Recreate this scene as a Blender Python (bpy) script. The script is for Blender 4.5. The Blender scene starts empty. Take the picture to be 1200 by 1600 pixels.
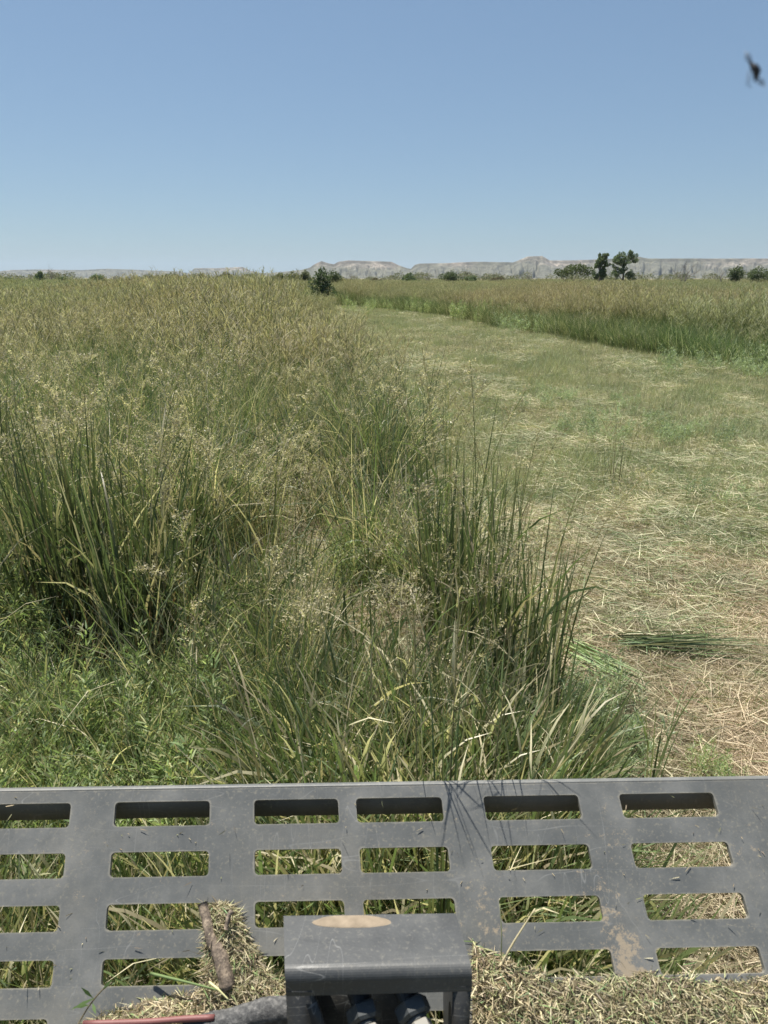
import bpy, math, random
import numpy as np
from mathutils import Vector
R = math.radians
rng = np.random.default_rng(11)
random.seed(5)
S = bpy.context.scene
COL = S.collection

# ------------------------------------------------------------------ camera
F = 1110.0            # focal length in photograph pixels (1200 x 1600)
CAMH = 2.0
PITCH = math.atan(366 / F)
cd = bpy.data.cameras.new('camera'); cam = bpy.data.objects.new('camera', cd); COL.objects.link(cam)
cd.sensor_fit = 'VERTICAL'; cd.sensor_height = 36; cd.lens = 36 * F / 1600
cam.location = (0, 0, CAMH); cam.rotation_euler = (math.pi / 2 - PITCH, 0, 0)
cd.clip_start = 0.02; cd.clip_end = 20000
cd.dof.use_dof = True; cd.dof.focus_distance = 5.0; cd.dof.aperture_fstop = 10
S.camera = cam
# ------------------------------------------------------------------ sky and sun
SUN_AZ, SUN_EL = R(-38), R(68)
w = bpy.data.worlds.new('World'); S.world = w; w.use_nodes = True
nt = w.node_tree; bg = nt.nodes['Background']
sky = nt.nodes.new('ShaderNodeTexSky'); sky.sky_type = 'NISHITA'; sky.sun_disc = False
sky.sun_elevation = SUN_EL; sky.sun_rotation = SUN_AZ
sky.air_density = 1.0; sky.dust_density = .5; sky.ozone_density = 1.1; sky.altitude = 300
gm = nt.nodes.new('ShaderNodeGamma'); gm.inputs[1].default_value = .6      # evens out the bright horizon
tn = nt.nodes.new('ShaderNodeMix'); tn.data_type = 'RGBA'; tn.blend_type = 'MULTIPLY'; tn.inputs[0].default_value = 1; tn.inputs[7].default_value = (.79, .98, 1.16, 1)
nt.links.new(sky.outputs[0], gm.inputs[0]); nt.links.new(gm.outputs[0], tn.inputs[6]); nt.links.new(tn.outputs[2], bg.inputs[0]); bg.inputs[1].default_value = 0.085
sd = bpy.data.lights.new('sun', 'SUN'); sun = bpy.data.objects.new('sun', sd); COL.objects.link(sun)
sd.energy = 5.0; sd.angle = R(0.5); sd.color = (1, 0.95, 0.86)
sv = Vector((math.sin(SUN_AZ) * math.cos(SUN_EL), math.cos(SUN_AZ) * math.cos(SUN_EL), math.sin(SUN_EL)))
sun.rotation_euler = sv.to_track_quat('Z', 'Y').to_euler(); sun.location = (-20, 30, 60)
S.view_settings.view_transform = 'Standard'; S.view_settings.look = 'None'
S.view_settings.exposure = 1.0; S.view_settings.gamma = 1.0
S.render.engine = 'CYCLES'
S.cycles.max_bounces = 6; S.cycles.transparent_max_bounces = 8; S.cycles.volume_bounces = 0

# ------------------------------------------------------------------ helpers
cp, sp = math.cos(PITCH), math.sin(PITCH)
def c2w(v):
    """camera axes (right, down, forward) -> world direction"""
    x, y, z = v
    return np.array([x, z * cp - y * sp, -z * sp - y * cp])
def ray(px, py):
    return c2w(((px - 600) / F, (py - 800) / F, 1.0))
CAM = np.array([0, 0, CAMH])
def gnd(px, py, z=0.0):
    d = ray(px, py); t = (z - CAMH) / d[2]
    return CAM + d * t
def at(px, py, depth):
    return CAM + ray(px, py) * depth
def hsh(ix, iy, s):
    n = (ix * 374761393 + iy * 668265263 + s * 982451653) & 0x7fffffff
    n = ((n ^ (n >> 13)) * 1274126177) & 0x7fffffff
    return ((n ^ (n >> 16)) & 0xffff) / 65535.0
def noise(x, y, s=0):
    x = np.asarray(x, float); y = np.asarray(y, float)
    ix = np.floor(x).astype(np.int64); iy = np.floor(y).astype(np.int64)
    fx = x - ix; fy = y - iy; fx = fx * fx * (3 - 2 * fx); fy = fy * fy * (3 - 2 * fy)
    a, b = hsh(ix, iy, s), hsh(ix + 1, iy, s); c, d = hsh(ix, iy + 1, s), hsh(ix + 1, iy + 1, s)
    return (a * (1 - fx) + b * fx) * (1 - fy) + (c * (1 - fx) + d * fx) * fy
def fbm(x, y, s=0, o=4):
    v = 0; a = 0.5
    for k in range(o): v = v + a * noise(x * 2 ** k, y * 2 ** k, s + k); a *= 0.5
    return v / (1 - 0.5 ** o)
def tag(o, label=None, cat=None, group=None, kind=None):
    if label: o['label'] = label
    if cat: o['category'] = cat
    if group: o['group'] = group
    if kind: o['kind'] = kind
    return o
def empty(name, loc=(0, 0, 0)):
    o = bpy.data.objects.new(name, None); o.location = loc; o.empty_display_size = 0.1; COL.objects.link(o); return o

class MB:
    """vertex / face / colour accumulator that becomes ONE mesh object"""
    def __init__(s): s.v = []; s.q = []; s.c = []; s.n = 0; s.poly = []
    def add(s, v, q, c):
        v = np.asarray(v, np.float32).reshape(-1, 3); q = np.asarray(q, np.int64).reshape(-1, 4)
        c = np.array(np.broadcast_to(np.asarray(c, np.float32), (len(v), 3)))
        s.v.append(v); s.q.append(q + s.n); s.c.append(c); s.n += len(v)
    def mesh(s, name, mat, smooth=False):
        v = np.concatenate(s.v); q = np.concatenate(s.q); c = np.concatenate(s.c)
        me = bpy.data.meshes.new(name)
        me.vertices.add(len(v)); me.vertices.foreach_set('co', v.ravel())
        me.loops.add(len(q) * 4); me.loops.foreach_set('vertex_index', q.ravel().astype(np.int32))
        me.polygons.add(len(q)); me.polygons.foreach_set('loop_start', np.arange(0, len(q) * 4, 4, dtype=np.int32))
        me.update(calc_edges=True)
        a = me.color_attributes.new('tint', 'FLOAT_COLOR', 'POINT')
        a.data.foreach_set('color', np.concatenate([c, np.ones((len(c), 1), np.float32)], 1).ravel())
        if smooth: me.polygons.foreach_set('use_smooth', np.ones(len(q), bool))
        me.materials.append(mat)
        return me
    def build(s, name, mat, parent=None, smooth=False, loc=None):
        if loc is not None:
            s.v = [x - np.asarray(loc, np.float32) for x in s.v]
        o = bpy.data.objects.new(name, s.mesh(name, mat, smooth)); COL.objects.link(o)
        if loc is not None: o.location = loc
        if parent:
            if loc is None:
                # mesh given in world coordinates
                o.parent = parent; o.matrix_parent_inverse = parent.matrix_basis.inverted()
            else:
                o.parent = parent; o.matrix_parent_inverse = parent.matrix_basis.inverted()
        return o
    def blades(s, base, az, L, lean, bend, wd, segs=4, c0=(.1, .15, .05), c1=None, twist=None, pw=1.4, taper=True, fold=0.0):
        N = len(base)
        if N == 0: return
        base = np.asarray(base, float)
        az, L, lean, bend, wd = [np.broadcast_to(np.asarray(x, float), (N,)) for x in (az, L, lean, bend, wd)]
        c0 = np.broadcast_to(np.asarray(c0, float), (N, 3)); c1 = c0 if c1 is None else np.broadcast_to(np.asarray(c1, float), (N, 3))
        tw = rng.uniform(0, math.pi, N) if twist is None else np.broadcast_to(twist, (N,))
        d = np.stack([np.cos(az), np.sin(az), np.zeros(N)], 1)
        side0 = np.stack([-np.sin(az), np.cos(az), np.zeros(N)], 1)
        p = base.copy(); V = np.zeros((N, segs + 1, 2, 3)); C = np.zeros((N, segs + 1, 2, 3))
        for k in range(segs + 1):
            t = k / segs; th = lean + bend * t ** pw
            tan = d * np.sin(th)[:, None] + np.array([0, 0, 1]) * np.cos(th)[:, None]
            nor = d * np.cos(th)[:, None] - np.array([0, 0, 1]) * np.sin(th)[:, None]
            sd_ = side0 * np.cos(tw)[:, None] + nor * np.sin(tw)[:, None]
            ww = wd * ((1 - t ** 2.2) * 0.96 + 0.04) * (0.6 + 0.4 * min(1, t * 4 + .2)) * .5 if taper else wd * .5
            V[:, k, 0] = p - sd_ * ww[:, None]; V[:, k, 1] = p + sd_ * ww[:, None]
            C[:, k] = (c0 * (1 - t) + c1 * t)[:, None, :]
            p = p + tan * (L / segs)[:, None]
        i = np.arange(N)[:, None] * (segs + 1) * 2 + np.arange(segs)[None, :] * 2
        q = np.stack([i, i + 1, i + 3, i + 2], -1).reshape(-1, 4)
        s.add(V.reshape(-1, 3), q, C.reshape(-1, 3))
        return p
    def tube(s, pts, rad, c=(.1, .1, .1), n=8, cap=True, jitter=0.0):
        pts = np.asarray(pts, float); m = len(pts); rad = np.broadcast_to(np.asarray(rad, float), (m,))
        V = []; ref = np.array([0.31, 0.17, 0.93])
        for k in range(m):
            t = pts[min(k + 1, m - 1)] - pts[max(k - 1, 0)]; t = t / (np.linalg.norm(t) + 1e-9)
            a = np.cross(t, ref); a /= np.linalg.norm(a) + 1e-9; b = np.cross(t, a)
            for j in range(n):
                an = 2 * math.pi * j / n; r = rad[k] * (1 + (rng.uniform(-jitter, jitter) if jitter else 0))
                V.append(pts[k] + r * (a * math.cos(an) + b * math.sin(an)))
        q = [[k * n + j, k * n + (j + 1) % n, (k + 1) * n + (j + 1) % n, (k + 1) * n + j] for k in range(m - 1) for j in range(n)]
        if cap:
            for k, e in ((0, pts[0]), (m - 1, pts[-1])):
                V.append(e); ci = len(V) - 1
                for j in range(0, n, 2):
                    q.append([k * n + j, k * n + (j + 1) % n, k * n + (j + 2) % n, ci])
        s.add(V, q, c)
    def box(s, o, a, b, c_, col=(.5, .5, .5)):
        o, a, b, c_ = [np.asarray(x, float) for x in (o, a, b, c_)]
        V = [o, o + a, o + a + b, o + b, o + c_, o + a + c_, o + a + b + c_, o + b + c_]
        s.add(V, [[0, 3, 2, 1], [4, 5, 6, 7], [0, 1, 5, 4], [1, 2, 6, 5], [2, 3, 7, 6], [3, 0, 4, 7]], col)

# ------------------------------------------------------------------ materials
def newmat(name):
    m = bpy.data.materials.new(name); m.use_nodes = True; nt = m.node_tree
    return m, nt, nt.nodes['Principled BSDF'], nt.nodes['Material Output']
def N_(nt, t, **k):
    n = nt.nodes.new(t)
    for a, b in k.items(): setattr(n, a, b)
    return n
def ramp(nt, stops, fac=None):
    r = nt.nodes.new('ShaderNodeValToRGB'); e = r.color_ramp.elements
    while len(e) < len(stops): e.new(0.5)
    for el, (p, c) in zip(e, stops): el.position = p; el.color = (*c, 1) if len(c) == 3 else c
    if fac is not None: nt.links.new(fac, r.inputs[0])
    return r
def mixc(nt, fac, a, b, mode='MIX'):
    m = nt.nodes.new('ShaderNodeMix'); m.data_type = 'RGBA'; m.blend_type = mode
    for s_, v in ((0, fac), (6, a), (7, b)):
        if isinstance(v, (int, float)): m.inputs[s_].default_value = v
        elif isinstance(v, tuple): m.inputs[s_].default_value = (*v, 1)
        else: nt.links.new(v, m.inputs[s_])
    return m.outputs[2]
def plant_mat(name, rough=0.5, trans=0.3, vary=0.35, spec=0.35, patch=0.0, patchc=(1.3, 1.0, .6), gain=1.0):
    m, nt, bs, out = newmat(name)
    at_ = N_(nt, 'ShaderNodeAttribute', attribute_name='tint')
    oi = N_(nt, 'ShaderNodeObjectInfo')
    mr = N_(nt, 'ShaderNodeMapRange'); nt.links.new(oi.outputs['Random'], mr.inputs[0])
    mr.inputs[3].default_value = (1 - vary) * gain; mr.inputs[4].default_value = (1 + vary) * gain
    mul = N_(nt, 'ShaderNodeVectorMath', operation='SCALE')
    nt.links.new(at_.outputs['Color'], mul.inputs[0]); nt.links.new(mr.outputs[0], mul.inputs['Scale'])
    col = mul.outputs[0]
    if patch > 0:
        ge = N_(nt, 'ShaderNodeNewGeometry'); nz = N_(nt, 'ShaderNodeTexNoise'); nz.inputs['Scale'].default_value = patch; nz.inputs['Detail'].default_value = 2
        nt.links.new(ge.outputs['Position'], nz.inputs['Vector'])
        rp = ramp(nt, [(0.4, (0, 0, 0)), (0.62, (1, 1, 1))], nz.outputs[0])
        m2 = mixc(nt, 1.0, col, patchc, 'MULTIPLY')
        col = mixc(nt, rp.outputs[0], col, m2)
    nt.links.new(col, bs.inputs['Base Color']); bs.inputs['Roughness'].default_value = rough
    bs.inputs['Specular IOR Level'].default_value = spec
    if trans > 0:
        tr = N_(nt, 'ShaderNodeBsdfTranslucent'); nt.links.new(mixc(nt, 1.0, col, (1.15, 1.2, .75), 'MULTIPLY'), tr.inputs[0])
        ms = N_(nt, 'ShaderNodeMixShader'); ms.inputs[0].default_value = trans
        nt.links.new(bs.outputs[0], ms.inputs[1]); nt.links.new(tr.outputs[0], ms.inputs[2]); nt.links.new(ms.outputs[0], out.inputs[0])
    return m
M_blade = plant_mat('grass_blade', .42, .42, .28, .45, .35, (1.0, 1.0, 1.0), 1.3)
M_far = plant_mat('distant_grass', .7, .35, .22, .15, .06, (.85, 1.02, .95), 1.27)
M_head = plant_mat('seed_head', .7, .4, .2, .2, gain=1.3)
M_weed = plant_mat('weed_leaf', .45, .45, .25, .45, gain=1.75)
M_straw = plant_mat('straw', .6, .2, .2, .35, 1.4, (.80, .86, .84), gain=1.32)
M_leaf = plant_mat('tree_leaf', .6, .3, .1, .3, gain=1.25)
M_bark = plant_mat('bark', .85, 0, .1, .2)

def ground_mat():
    m, nt, bs, out = newmat('ground_soil_and_thatch')
    ge = N_(nt, 'ShaderNodeNewGeometry')
    n1 = N_(nt, 'ShaderNodeTexNoise'); n1.inputs['Scale'].default_value = .5; n1.inputs['Detail'].default_value = 5
    n2 = N_(nt, 'ShaderNodeTexNoise'); n2.inputs['Scale'].default_value = 35; n2.inputs['Detail'].default_value = 8; n2.inputs['Roughness'].default_value = .7
    for n in (n1, n2): nt.links.new(ge.outputs['Position'], n.inputs['Vector'])
    a = ramp(nt, [(.35, (.10, .075, .045)), (.5, (.20, .16, .095)), (.65, (.31, .25, .15))], n2.outputs[0])
    b = ramp(nt, [(.3, (.06, .055, .025)), (.5, (.13, .125, .055)), (.7, (.24, .21, .11))], n2.outputs[0])
    c = ramp(nt, [(.42, (0, 0, 0)), (.6, (1, 1, 1))], n1.outputs[0])
    nt.links.new(mixc(nt, c.outputs[0], a.outputs[0], b.outputs[0]), bs.inputs['Base Color'])
    bs.inputs['Roughness'].default_value = .9
    bp = N_(nt, 'ShaderNodeBump'); bp.inputs['Strength'].default_value = .8; bp.inputs['Distance'].default_value = .03
    nt.links.new(n2.outputs[0], bp.inputs['Height']); nt.links.new(bp.outputs[0], bs.inputs['Normal'])
    return m

def steel_mat(name, dusty=1.0):
    m, nt, bs, out = newmat(name)
    tc = N_(nt, 'ShaderNodeTexCoord'); P = tc.outputs['Object']
    def nz(sc, det=4, ro=.6, vec=P):
        n = N_(nt, 'ShaderNodeTexNoise'); n.inputs['Scale'].default_value = sc; n.inputs['Detail'].default_value = det; n.inputs['Roughness'].default_value = ro
        nt.links.new(vec, n.inputs['Vector']); return n.outputs[0]
    base = ramp(nt, [(.28, (.080, .085, .086)), (.5, (.108, .112, .110)), (.72, (.165, .166, .160))], nz(7, 6, .65))
    fine = ramp(nt, [(.555, (0, 0, 0)), (.72, (1, 1, 1))], nz(160, 3, .6))
    big = ramp(nt, [(.32, (0, 0, 0)), (.6, (1, 1, 1))], nz(6, 3))
    mm = N_(nt, 'ShaderNodeMath', operation='MULTIPLY'); nt.links.new(fine.outputs[0], mm.inputs[0]); nt.links.new(big.outputs[0], mm.inputs[1])
    m2 = N_(nt, 'ShaderNodeMath', operation='MULTIPLY'); nt.links.new(mm.outputs[0], m2.inputs[0]); m2.inputs[1].default_value = .8 * dusty
    c1 = mixc(nt, m2.outputs[0], base.outputs[0], (.22, .205, .165))
    du = ramp(nt, [(.46, (0, 0, 0)), (.7, (.55 * dusty,) * 3)], nz(3.2, 7, .72))
    c1 = mixc(nt, du.outputs[0], c1, (.19, .18, .155))
    # scratches: thin iso-lines of stretched noise
    ro = N_(nt, 'ShaderNodeMapping'); ro.inputs['Scale'].default_value = (9, 1.2, 1.2); ro.inputs['Rotation'].default_value = (.4, .3, .9); nt.links.new(P, ro.inputs[0])
    sc = nz(3.5, 1, .4, ro.outputs[0]); sr = ramp(nt, [(.5, (0, 0, 0)), (.5035, (1, 1, 1)), (.507, (0, 0, 0))], sc)
    ro2 = N_(nt, 'ShaderNodeMapping'); ro2.inputs['Scale'].default_value = (1.2, 8, 8); ro2.inputs['Rotation'].default_value = (.1, .6, -.4); nt.links.new(P, ro2.inputs[0])
    sc2 = nz(2.5, 1, .4, ro2.outputs[0]); sr2 = ramp(nt, [(.52, (0, 0, 0)), (.523, (1, 1, 1)), (.526, (0, 0, 0))], sc2)
    mx = N_(nt, 'ShaderNodeMath', operation='MAXIMUM'); nt.links.new(sr.outputs[0], mx.inputs[0]); nt.links.new(sr2.outputs[0], mx.inputs[1])
    brk = ramp(nt, [(.45, (0, 0, 0)), (.6, (1, 1, 1))], nz(5, 2))
    m3 = N_(nt, 'ShaderNodeMath', operation='MULTIPLY'); nt.links.new(mx.outputs[0], m3.inputs[0]); nt.links.new(brk.outputs[0], m3.inputs[1])
    m4 = N_(nt, 'ShaderNodeMath', operation='MULTIPLY'); nt.links.new(m3.outputs[0], m4.inputs[0]); m4.inputs[1].default_value = .4
    c2 = mixc(nt, m4.outputs[0], c1, (.33, .33, .32))
    we = N_(nt, 'ShaderNodeAttribute', attribute_name='wear'); wa = N_(nt, 'ShaderNodeMath', operation='ADD'); nt.links.new(we.outputs['Fac'], wa.inputs[0]); nt.links.new(nz(30, 6, .7), wa.inputs[1])
    wm = N_(nt, 'ShaderNodeMapRange'); nt.links.new(wa.outputs[0], wm.inputs[0]); wm.inputs[1].default_value = 1.25; wm.inputs[2].default_value = 1.5; wm.inputs[4].default_value = .6
    c2 = mixc(nt, wm.outputs[0], c2, (.24, .225, .19))
    # mud splashes from the painted 'mud' attribute
    mu = N_(nt, 'ShaderNodeAttribute', attribute_name='mud')
    mn = N_(nt, 'ShaderNodeMapRange'); nt.links.new(nz(46, 10, .85), mn.inputs[0]); mn.inputs[1].default_value = .34; mn.inputs[2].default_value = .66; mn.inputs[4].default_value = .5
    mh = N_(nt, 'ShaderNodeMath', operation='MULTIPLY'); nt.links.new(mu.outputs['Fac'], mh.inputs[0]); mh.inputs[1].default_value = .62
    ad = N_(nt, 'ShaderNodeMath', operation='ADD'); nt.links.new(mh.outputs[0], ad.inputs[0]); nt.links.new(mn.outputs[0], ad.inputs[1])
    mr = ramp(nt, [(.50, (0, 0, 0)), (.54, (.85,) * 3)], ad.outputs[0])
    c3 = mixc(nt, mr.outputs[0], c2, (.30, .245, .175))
    nt.links.new(c3, bs.inputs['Base Color'])
    rr = ramp(nt, [(.3, (.42,) * 3), (.7, (.62,) * 3)], nz(14, 5))
    nt.links.new(rr.outputs[0], bs.inputs['Roughness']); bs.inputs['Metallic'].default_value = 0; bs.inputs['Specular IOR Level'].default_value = .35
    bp = N_(nt, 'ShaderNodeBump'); bp.inputs['Strength'].default_value = .12; bp.inputs['Distance'].default_value = .002
    nt.links.new(nz(220, 3), bp.inputs['Height']); nt.links.new(bp.outputs[0], bs.inputs['Normal'])
    return m
M_steel = steel_mat('dusty_grey_steel'); M_shade_steel = steel_mat('shade_dark_steel', .5)
for r_ in [n for n in M_shade_steel.node_tree.nodes if n.type == 'VALTORGB'][:1]:
    for e, c in zip(r_.color_ramp.elements, ((.018, .018, .019), (.028, .029, .030), (.04, .04, .04))): e.color = (*c, 1)  # near-black base colour puts the shade of the enclosed bracket into the steel

# ------------------------------------------------------------------ ground (one sheet to the horizon)
MB_g = MB()
def edge_left(D):      # right-hand limit of the standing grass on the left
    D = np.asarray(D, float)
    return np.interp(D, [0, 2.2, 3.2, 4.0, 5.0, 7, 10, 20, 35, 52], [.86, .86, .72, .50, .20, -.02, -.3, -1.4, -2.8, -4.2]) + (.12 + .022 * D) * (fbm(D * 1.1, D * 0 + 3.3, 5, 2) - .5) * 2
def edge_right(D):     # left-hand limit of the standing grass on the right
    D = np.asarray(D, float)
    return np.interp(D, [0, 12, 15.3, 20, 27, 41, 49, 54], [10.5, 9, 8.2, 7.0, 5.5, 2.6, -.6, -3]) + .5 * (fbm(D * .4, D * 0 + 8.3, 9, 2) - .5) * 2
def gz(x, y):
    x = np.asarray(x, float); y = np.asarray(y, float)
    return .10 * (fbm(x * .5, y * .5, 3, 2) - .5) * np.exp(-np.hypot(x, y) / 60) + .09 * (fbm(x * 2.3, y * 2.3, 4, 3) - .5) * np.exp(-np.hypot(x, y) / 20)
ys = np.concatenate([np.arange(-6, 14, .12), 14 * 1.045 ** np.arange(0, 150)])
ys = ys[ys < 9000]; xs0 = np.linspace(-1, 1, 161)
GX = np.concatenate([(xs0 * (6 + 1.2 * max(0, yy)))[None] for yy in ys]); GY = np.repeat(ys[:, None], 161, 1)
GZ = gz(GX, GY)
nr, nc = GX.shape; idx = np.arange(nr * nc).reshape(nr, nc)
MB_g.add(np.stack([GX, GY, GZ], -1), np.stack([idx[:-1, :-1], idx[:-1, 1:], idx[1:, 1:], idx[1:, :-1]], -1), (.2, .2, .1))
tag(MB_g.build('ground', ground_mat(), smooth=True), kind='structure')

# ------------------------------------------------------------------ mesas on the horizon
sky_pts = [(-60, 425), (0, 424), (20, 422), (60, 421), (130, 422), (170, 420), (200, 421), (250, 423), (285, 424), (292, 427), (299, 424), (305, 419), (340, 419), (380, 417), (386, 420), (392, 423), (410, 427), (440, 425), (470, 422), (485, 418), (492, 413), (503, 408), (515, 412), (522, 413), (530, 409), (545, 407), (580, 408), (612, 409), (622, 414), (635, 419), (642, 420), (648, 414), (655, 412), (700, 411), (740, 409), (800, 410), (806, 408), (815, 404), (822, 401), (845, 400), (850, 403), (857, 407), (880, 407), (920, 406), (960, 404), (985, 402), (995, 401), (1003, 403), (1010, 404), (1100, 404), (1150, 404), (1200, 404), (1280, 405)]
def mesa_mat():
    m, nt, bs, out = newmat('badland_clay_and_scrub')
    ge = N_(nt, 'ShaderNodeNewGeometry'); sx = N_(nt, 'ShaderNodeSeparateXYZ'); nt.links.new(ge.outputs['Position'], sx.inputs[0])
    n1 = N_(nt, 'ShaderNodeTexNoise'); n1.inputs['Scale'].default_value = .03; n1.inputs['Detail'].default_value = 7; n1.inputs['Roughness'].default_value = .7
    n2 = N_(nt, 'ShaderNodeTexNoise'); n2.inputs['Scale'].default_value = .006; n2.inputs['Detail'].default_value = 3
    for n in (n1, n2): nt.links.new(ge.outputs['Position'], n.inputs['Vector'])
    soil = ramp(nt, [(.34, (.06, .055, .04)), (.48, (.12, .105, .085)), (.57, (.20, .17, .135)), (.66, (.42, .38, .33))], n1.outputs[0])
    scrub = ramp(nt, [(.35, (.035, .036, .026)), (.6, (.115, .112, .08))], n1.outputs[0])
    lo = N_(nt, 'ShaderNodeMapRange'); nt.links.new(sx.outputs[2], lo.inputs[0]); lo.inputs[1].default_value = 6; lo.inputs[2].default_value = 45; lo.inputs[3].default_value = .42; lo.inputs[4].default_value = .04
    ad = N_(nt, 'ShaderNodeMath', operation='ADD'); nt.links.new(n2.outputs[0], ad.inputs[0]); nt.links.new(lo.outputs[0], ad.inputs[1])
    ad2 = ramp(nt, [(.45, (0, 0, 0)), (.62, (1, 1, 1))], ad.outputs[0])
    nt.links.new(mixc(nt, ad2.outputs[0], soil.outputs[0], scrub.outputs[0]), bs.inputs['Base Color']); bs.inputs['Roughness'].default_value = .95
    return m
M_mesa = mesa_mat()
def mesa(x0, x1, D, name, cliff=.12, nx=700):
    pxs = np.linspace(x0, x1, nx); py = np.interp(pxs, [a for a, b in sky_pts], [b for a, b in sky_pts])
    X = (pxs - 600) / F * (D * cp)           # skyline heights measured from the photograph, at the distance D
    el = np.arctan((800 - py) / F) - PITCH
    H = np.maximum(CAMH + D * np.tan(el), 3)
    H = H + 1.2 * (fbm(X * .03, X * 0, 31, 3) - .5)
    rows = 90; t = np.linspace(0, 1.35, rows)
    gul = 260 * (fbm(X * .011, X * 0 + 2, 21, 3) - .5)
    V = np.zeros((rows, nx, 3)); foot = D - 420
    for k, tk in enumerate(t):
        Y = foot + tk * (D - foot) + gul * np.clip(1 - tk, 0, 1) * .6
        if tk <= 1:
            base = .12 * tk + .70 * np.clip((tk - .25) / .65, 0, 1) ** 1.5 if tk < .93 else None
            if base is None: base = .12 * tk + .70 + (.18 + (1 - tk) * .12) * min(1, (tk - .93) / .03)
            if tk == 1: base = 1
            rid = 1 - np.abs(fbm(X * .035 + tk * .5, X * 0 + tk * 1.5, 12, 4) - .5) * 3.2
            h = H * base - (1 - rid) * 0 - 55 * (np.clip(rid, 0, 1) ** 2 - .4) * math.sin(math.pi * min(1, tk / .95)) ** .8 * np.clip(H / 60, .2, 1) * .45
        else: h = H - 2 - (tk - 1) * 20
        V[k, :, 0] = X * (Y / D); V[k, :, 1] = Y; V[k, :, 2] = np.clip(h, -.5, H)
    # back skirt
    idx = np.arange(rows * nx).reshape(rows, nx); mb = MB()
    mb.add(V, np.stack([idx[:-1, :-1], idx[:-1, 1:], idx[1:, 1:], idx[1:, :-1]], -1), (.3, .3, .3))
    tag(mb.build(name, M_mesa), kind='structure')
mesa(-60, 470, 3600, 'distant_hills', nx=420)
mesa(395, 1280, 2500, 'mesa_hills', nx=900)

# ------------------------------------------------------------------ trees and bushes along the horizon
def crown_leaves(mb, lobes, n, size, cols, squash=1.0):
    for (c, r) in lobes:
        k = max(30, int(n * (r[0] * r[2]) / sum(q[1][0] * q[1][2] for q in lobes)))
        d = rng.normal(size=(k, 3)); d /= np.linalg.norm(d, axis=1)[:, None]
        rad = rng.uniform(.35, 1.0, k) ** .5
        nz = .5 + .95 * fbm(d[:, 0] * 2.8 + c[0], d[:, 2] * 2.8 + d[:, 1] * 2.1 + c[2], 77, 3)
        p = np.asarray(c) + d * rad[:, None] * nz[:, None] * np.asarray(r)
        a = rng.normal(size=(k, 3)); a /= np.linalg.norm(a, axis=1)[:, None]
        b = np.cross(a, rng.normal(size=(k, 3))); b /= np.linalg.norm(b, axis=1)[:, None]
        s_ = size * rng.uniform(.5, 1.3, k)[:, None]
        V = np.stack([p - a * s_, p - b * s_ * .6, p + a * s_, p + b * s_ * .6], 1)
        cc = np.asarray(cols)[rng.integers(0, len(cols), k)] * rng.uniform(.75, 1.25, (k, 1))
        q = np.arange(k * 4).reshape(k, 4)
        mb.add(V.reshape(-1, 3), q, np.repeat(cc, 4, 0))
def limbs(mb, h, spread, n, r0, col, dead=False, low=.1, levels=2):
    """trunk with limbs, grown upward from the origin; returns the twig ends"""
    ends = []
    def grow(p, d, L, r, lev):
        pts = [p]; q = p.copy(); dd = d.copy()
        for k in range(4):
            dd = dd + rng.normal(0, .18, 3); dd /= np.linalg.norm(dd); q = q + dd * L / 4; pts.append(q)
        mb.tube(pts, np.linspace(r, r * .45, 5), col, n=5, cap=False)
        if lev <= 0: ends.append(q); return
        for j in range(3 if dead else 3):
            az = rng.uniform(0, 6.28); nd = dd + np.array([math.cos(az), math.sin(az), .15]) * .75; nd /= np.linalg.norm(nd)
            grow(pts[2 + j % 3], nd, L * rng.uniform(.5, .75), r * .45, lev - 1)
    for j in range(n):
        az = rng.uniform(0, 6.28); t = spread * rng.uniform(.3, 1)
        d = np.array([math.cos(az) * t, math.sin(az) * t, 1]); d /= np.linalg.norm(d)
        grow(np.array([rng.normal(0, .06), rng.normal(0, .06), -.1]), d, h * rng.uniform(.42, .55), r0, levels)
    return ends
DARK = [(.095, .13, .06), (.065, .095, .045), (.125, .155, .075)]
MIDG = [(.06, .085, .032), (.045, .066, .025), (.085, .11, .045)]
PALE = [(.11, .125, .055), (.09, .10, .045), (.14, .15, .075)]
DUN = [(.10, .085, .055), (.08, .075, .045), (.13, .11, .075)]
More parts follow.
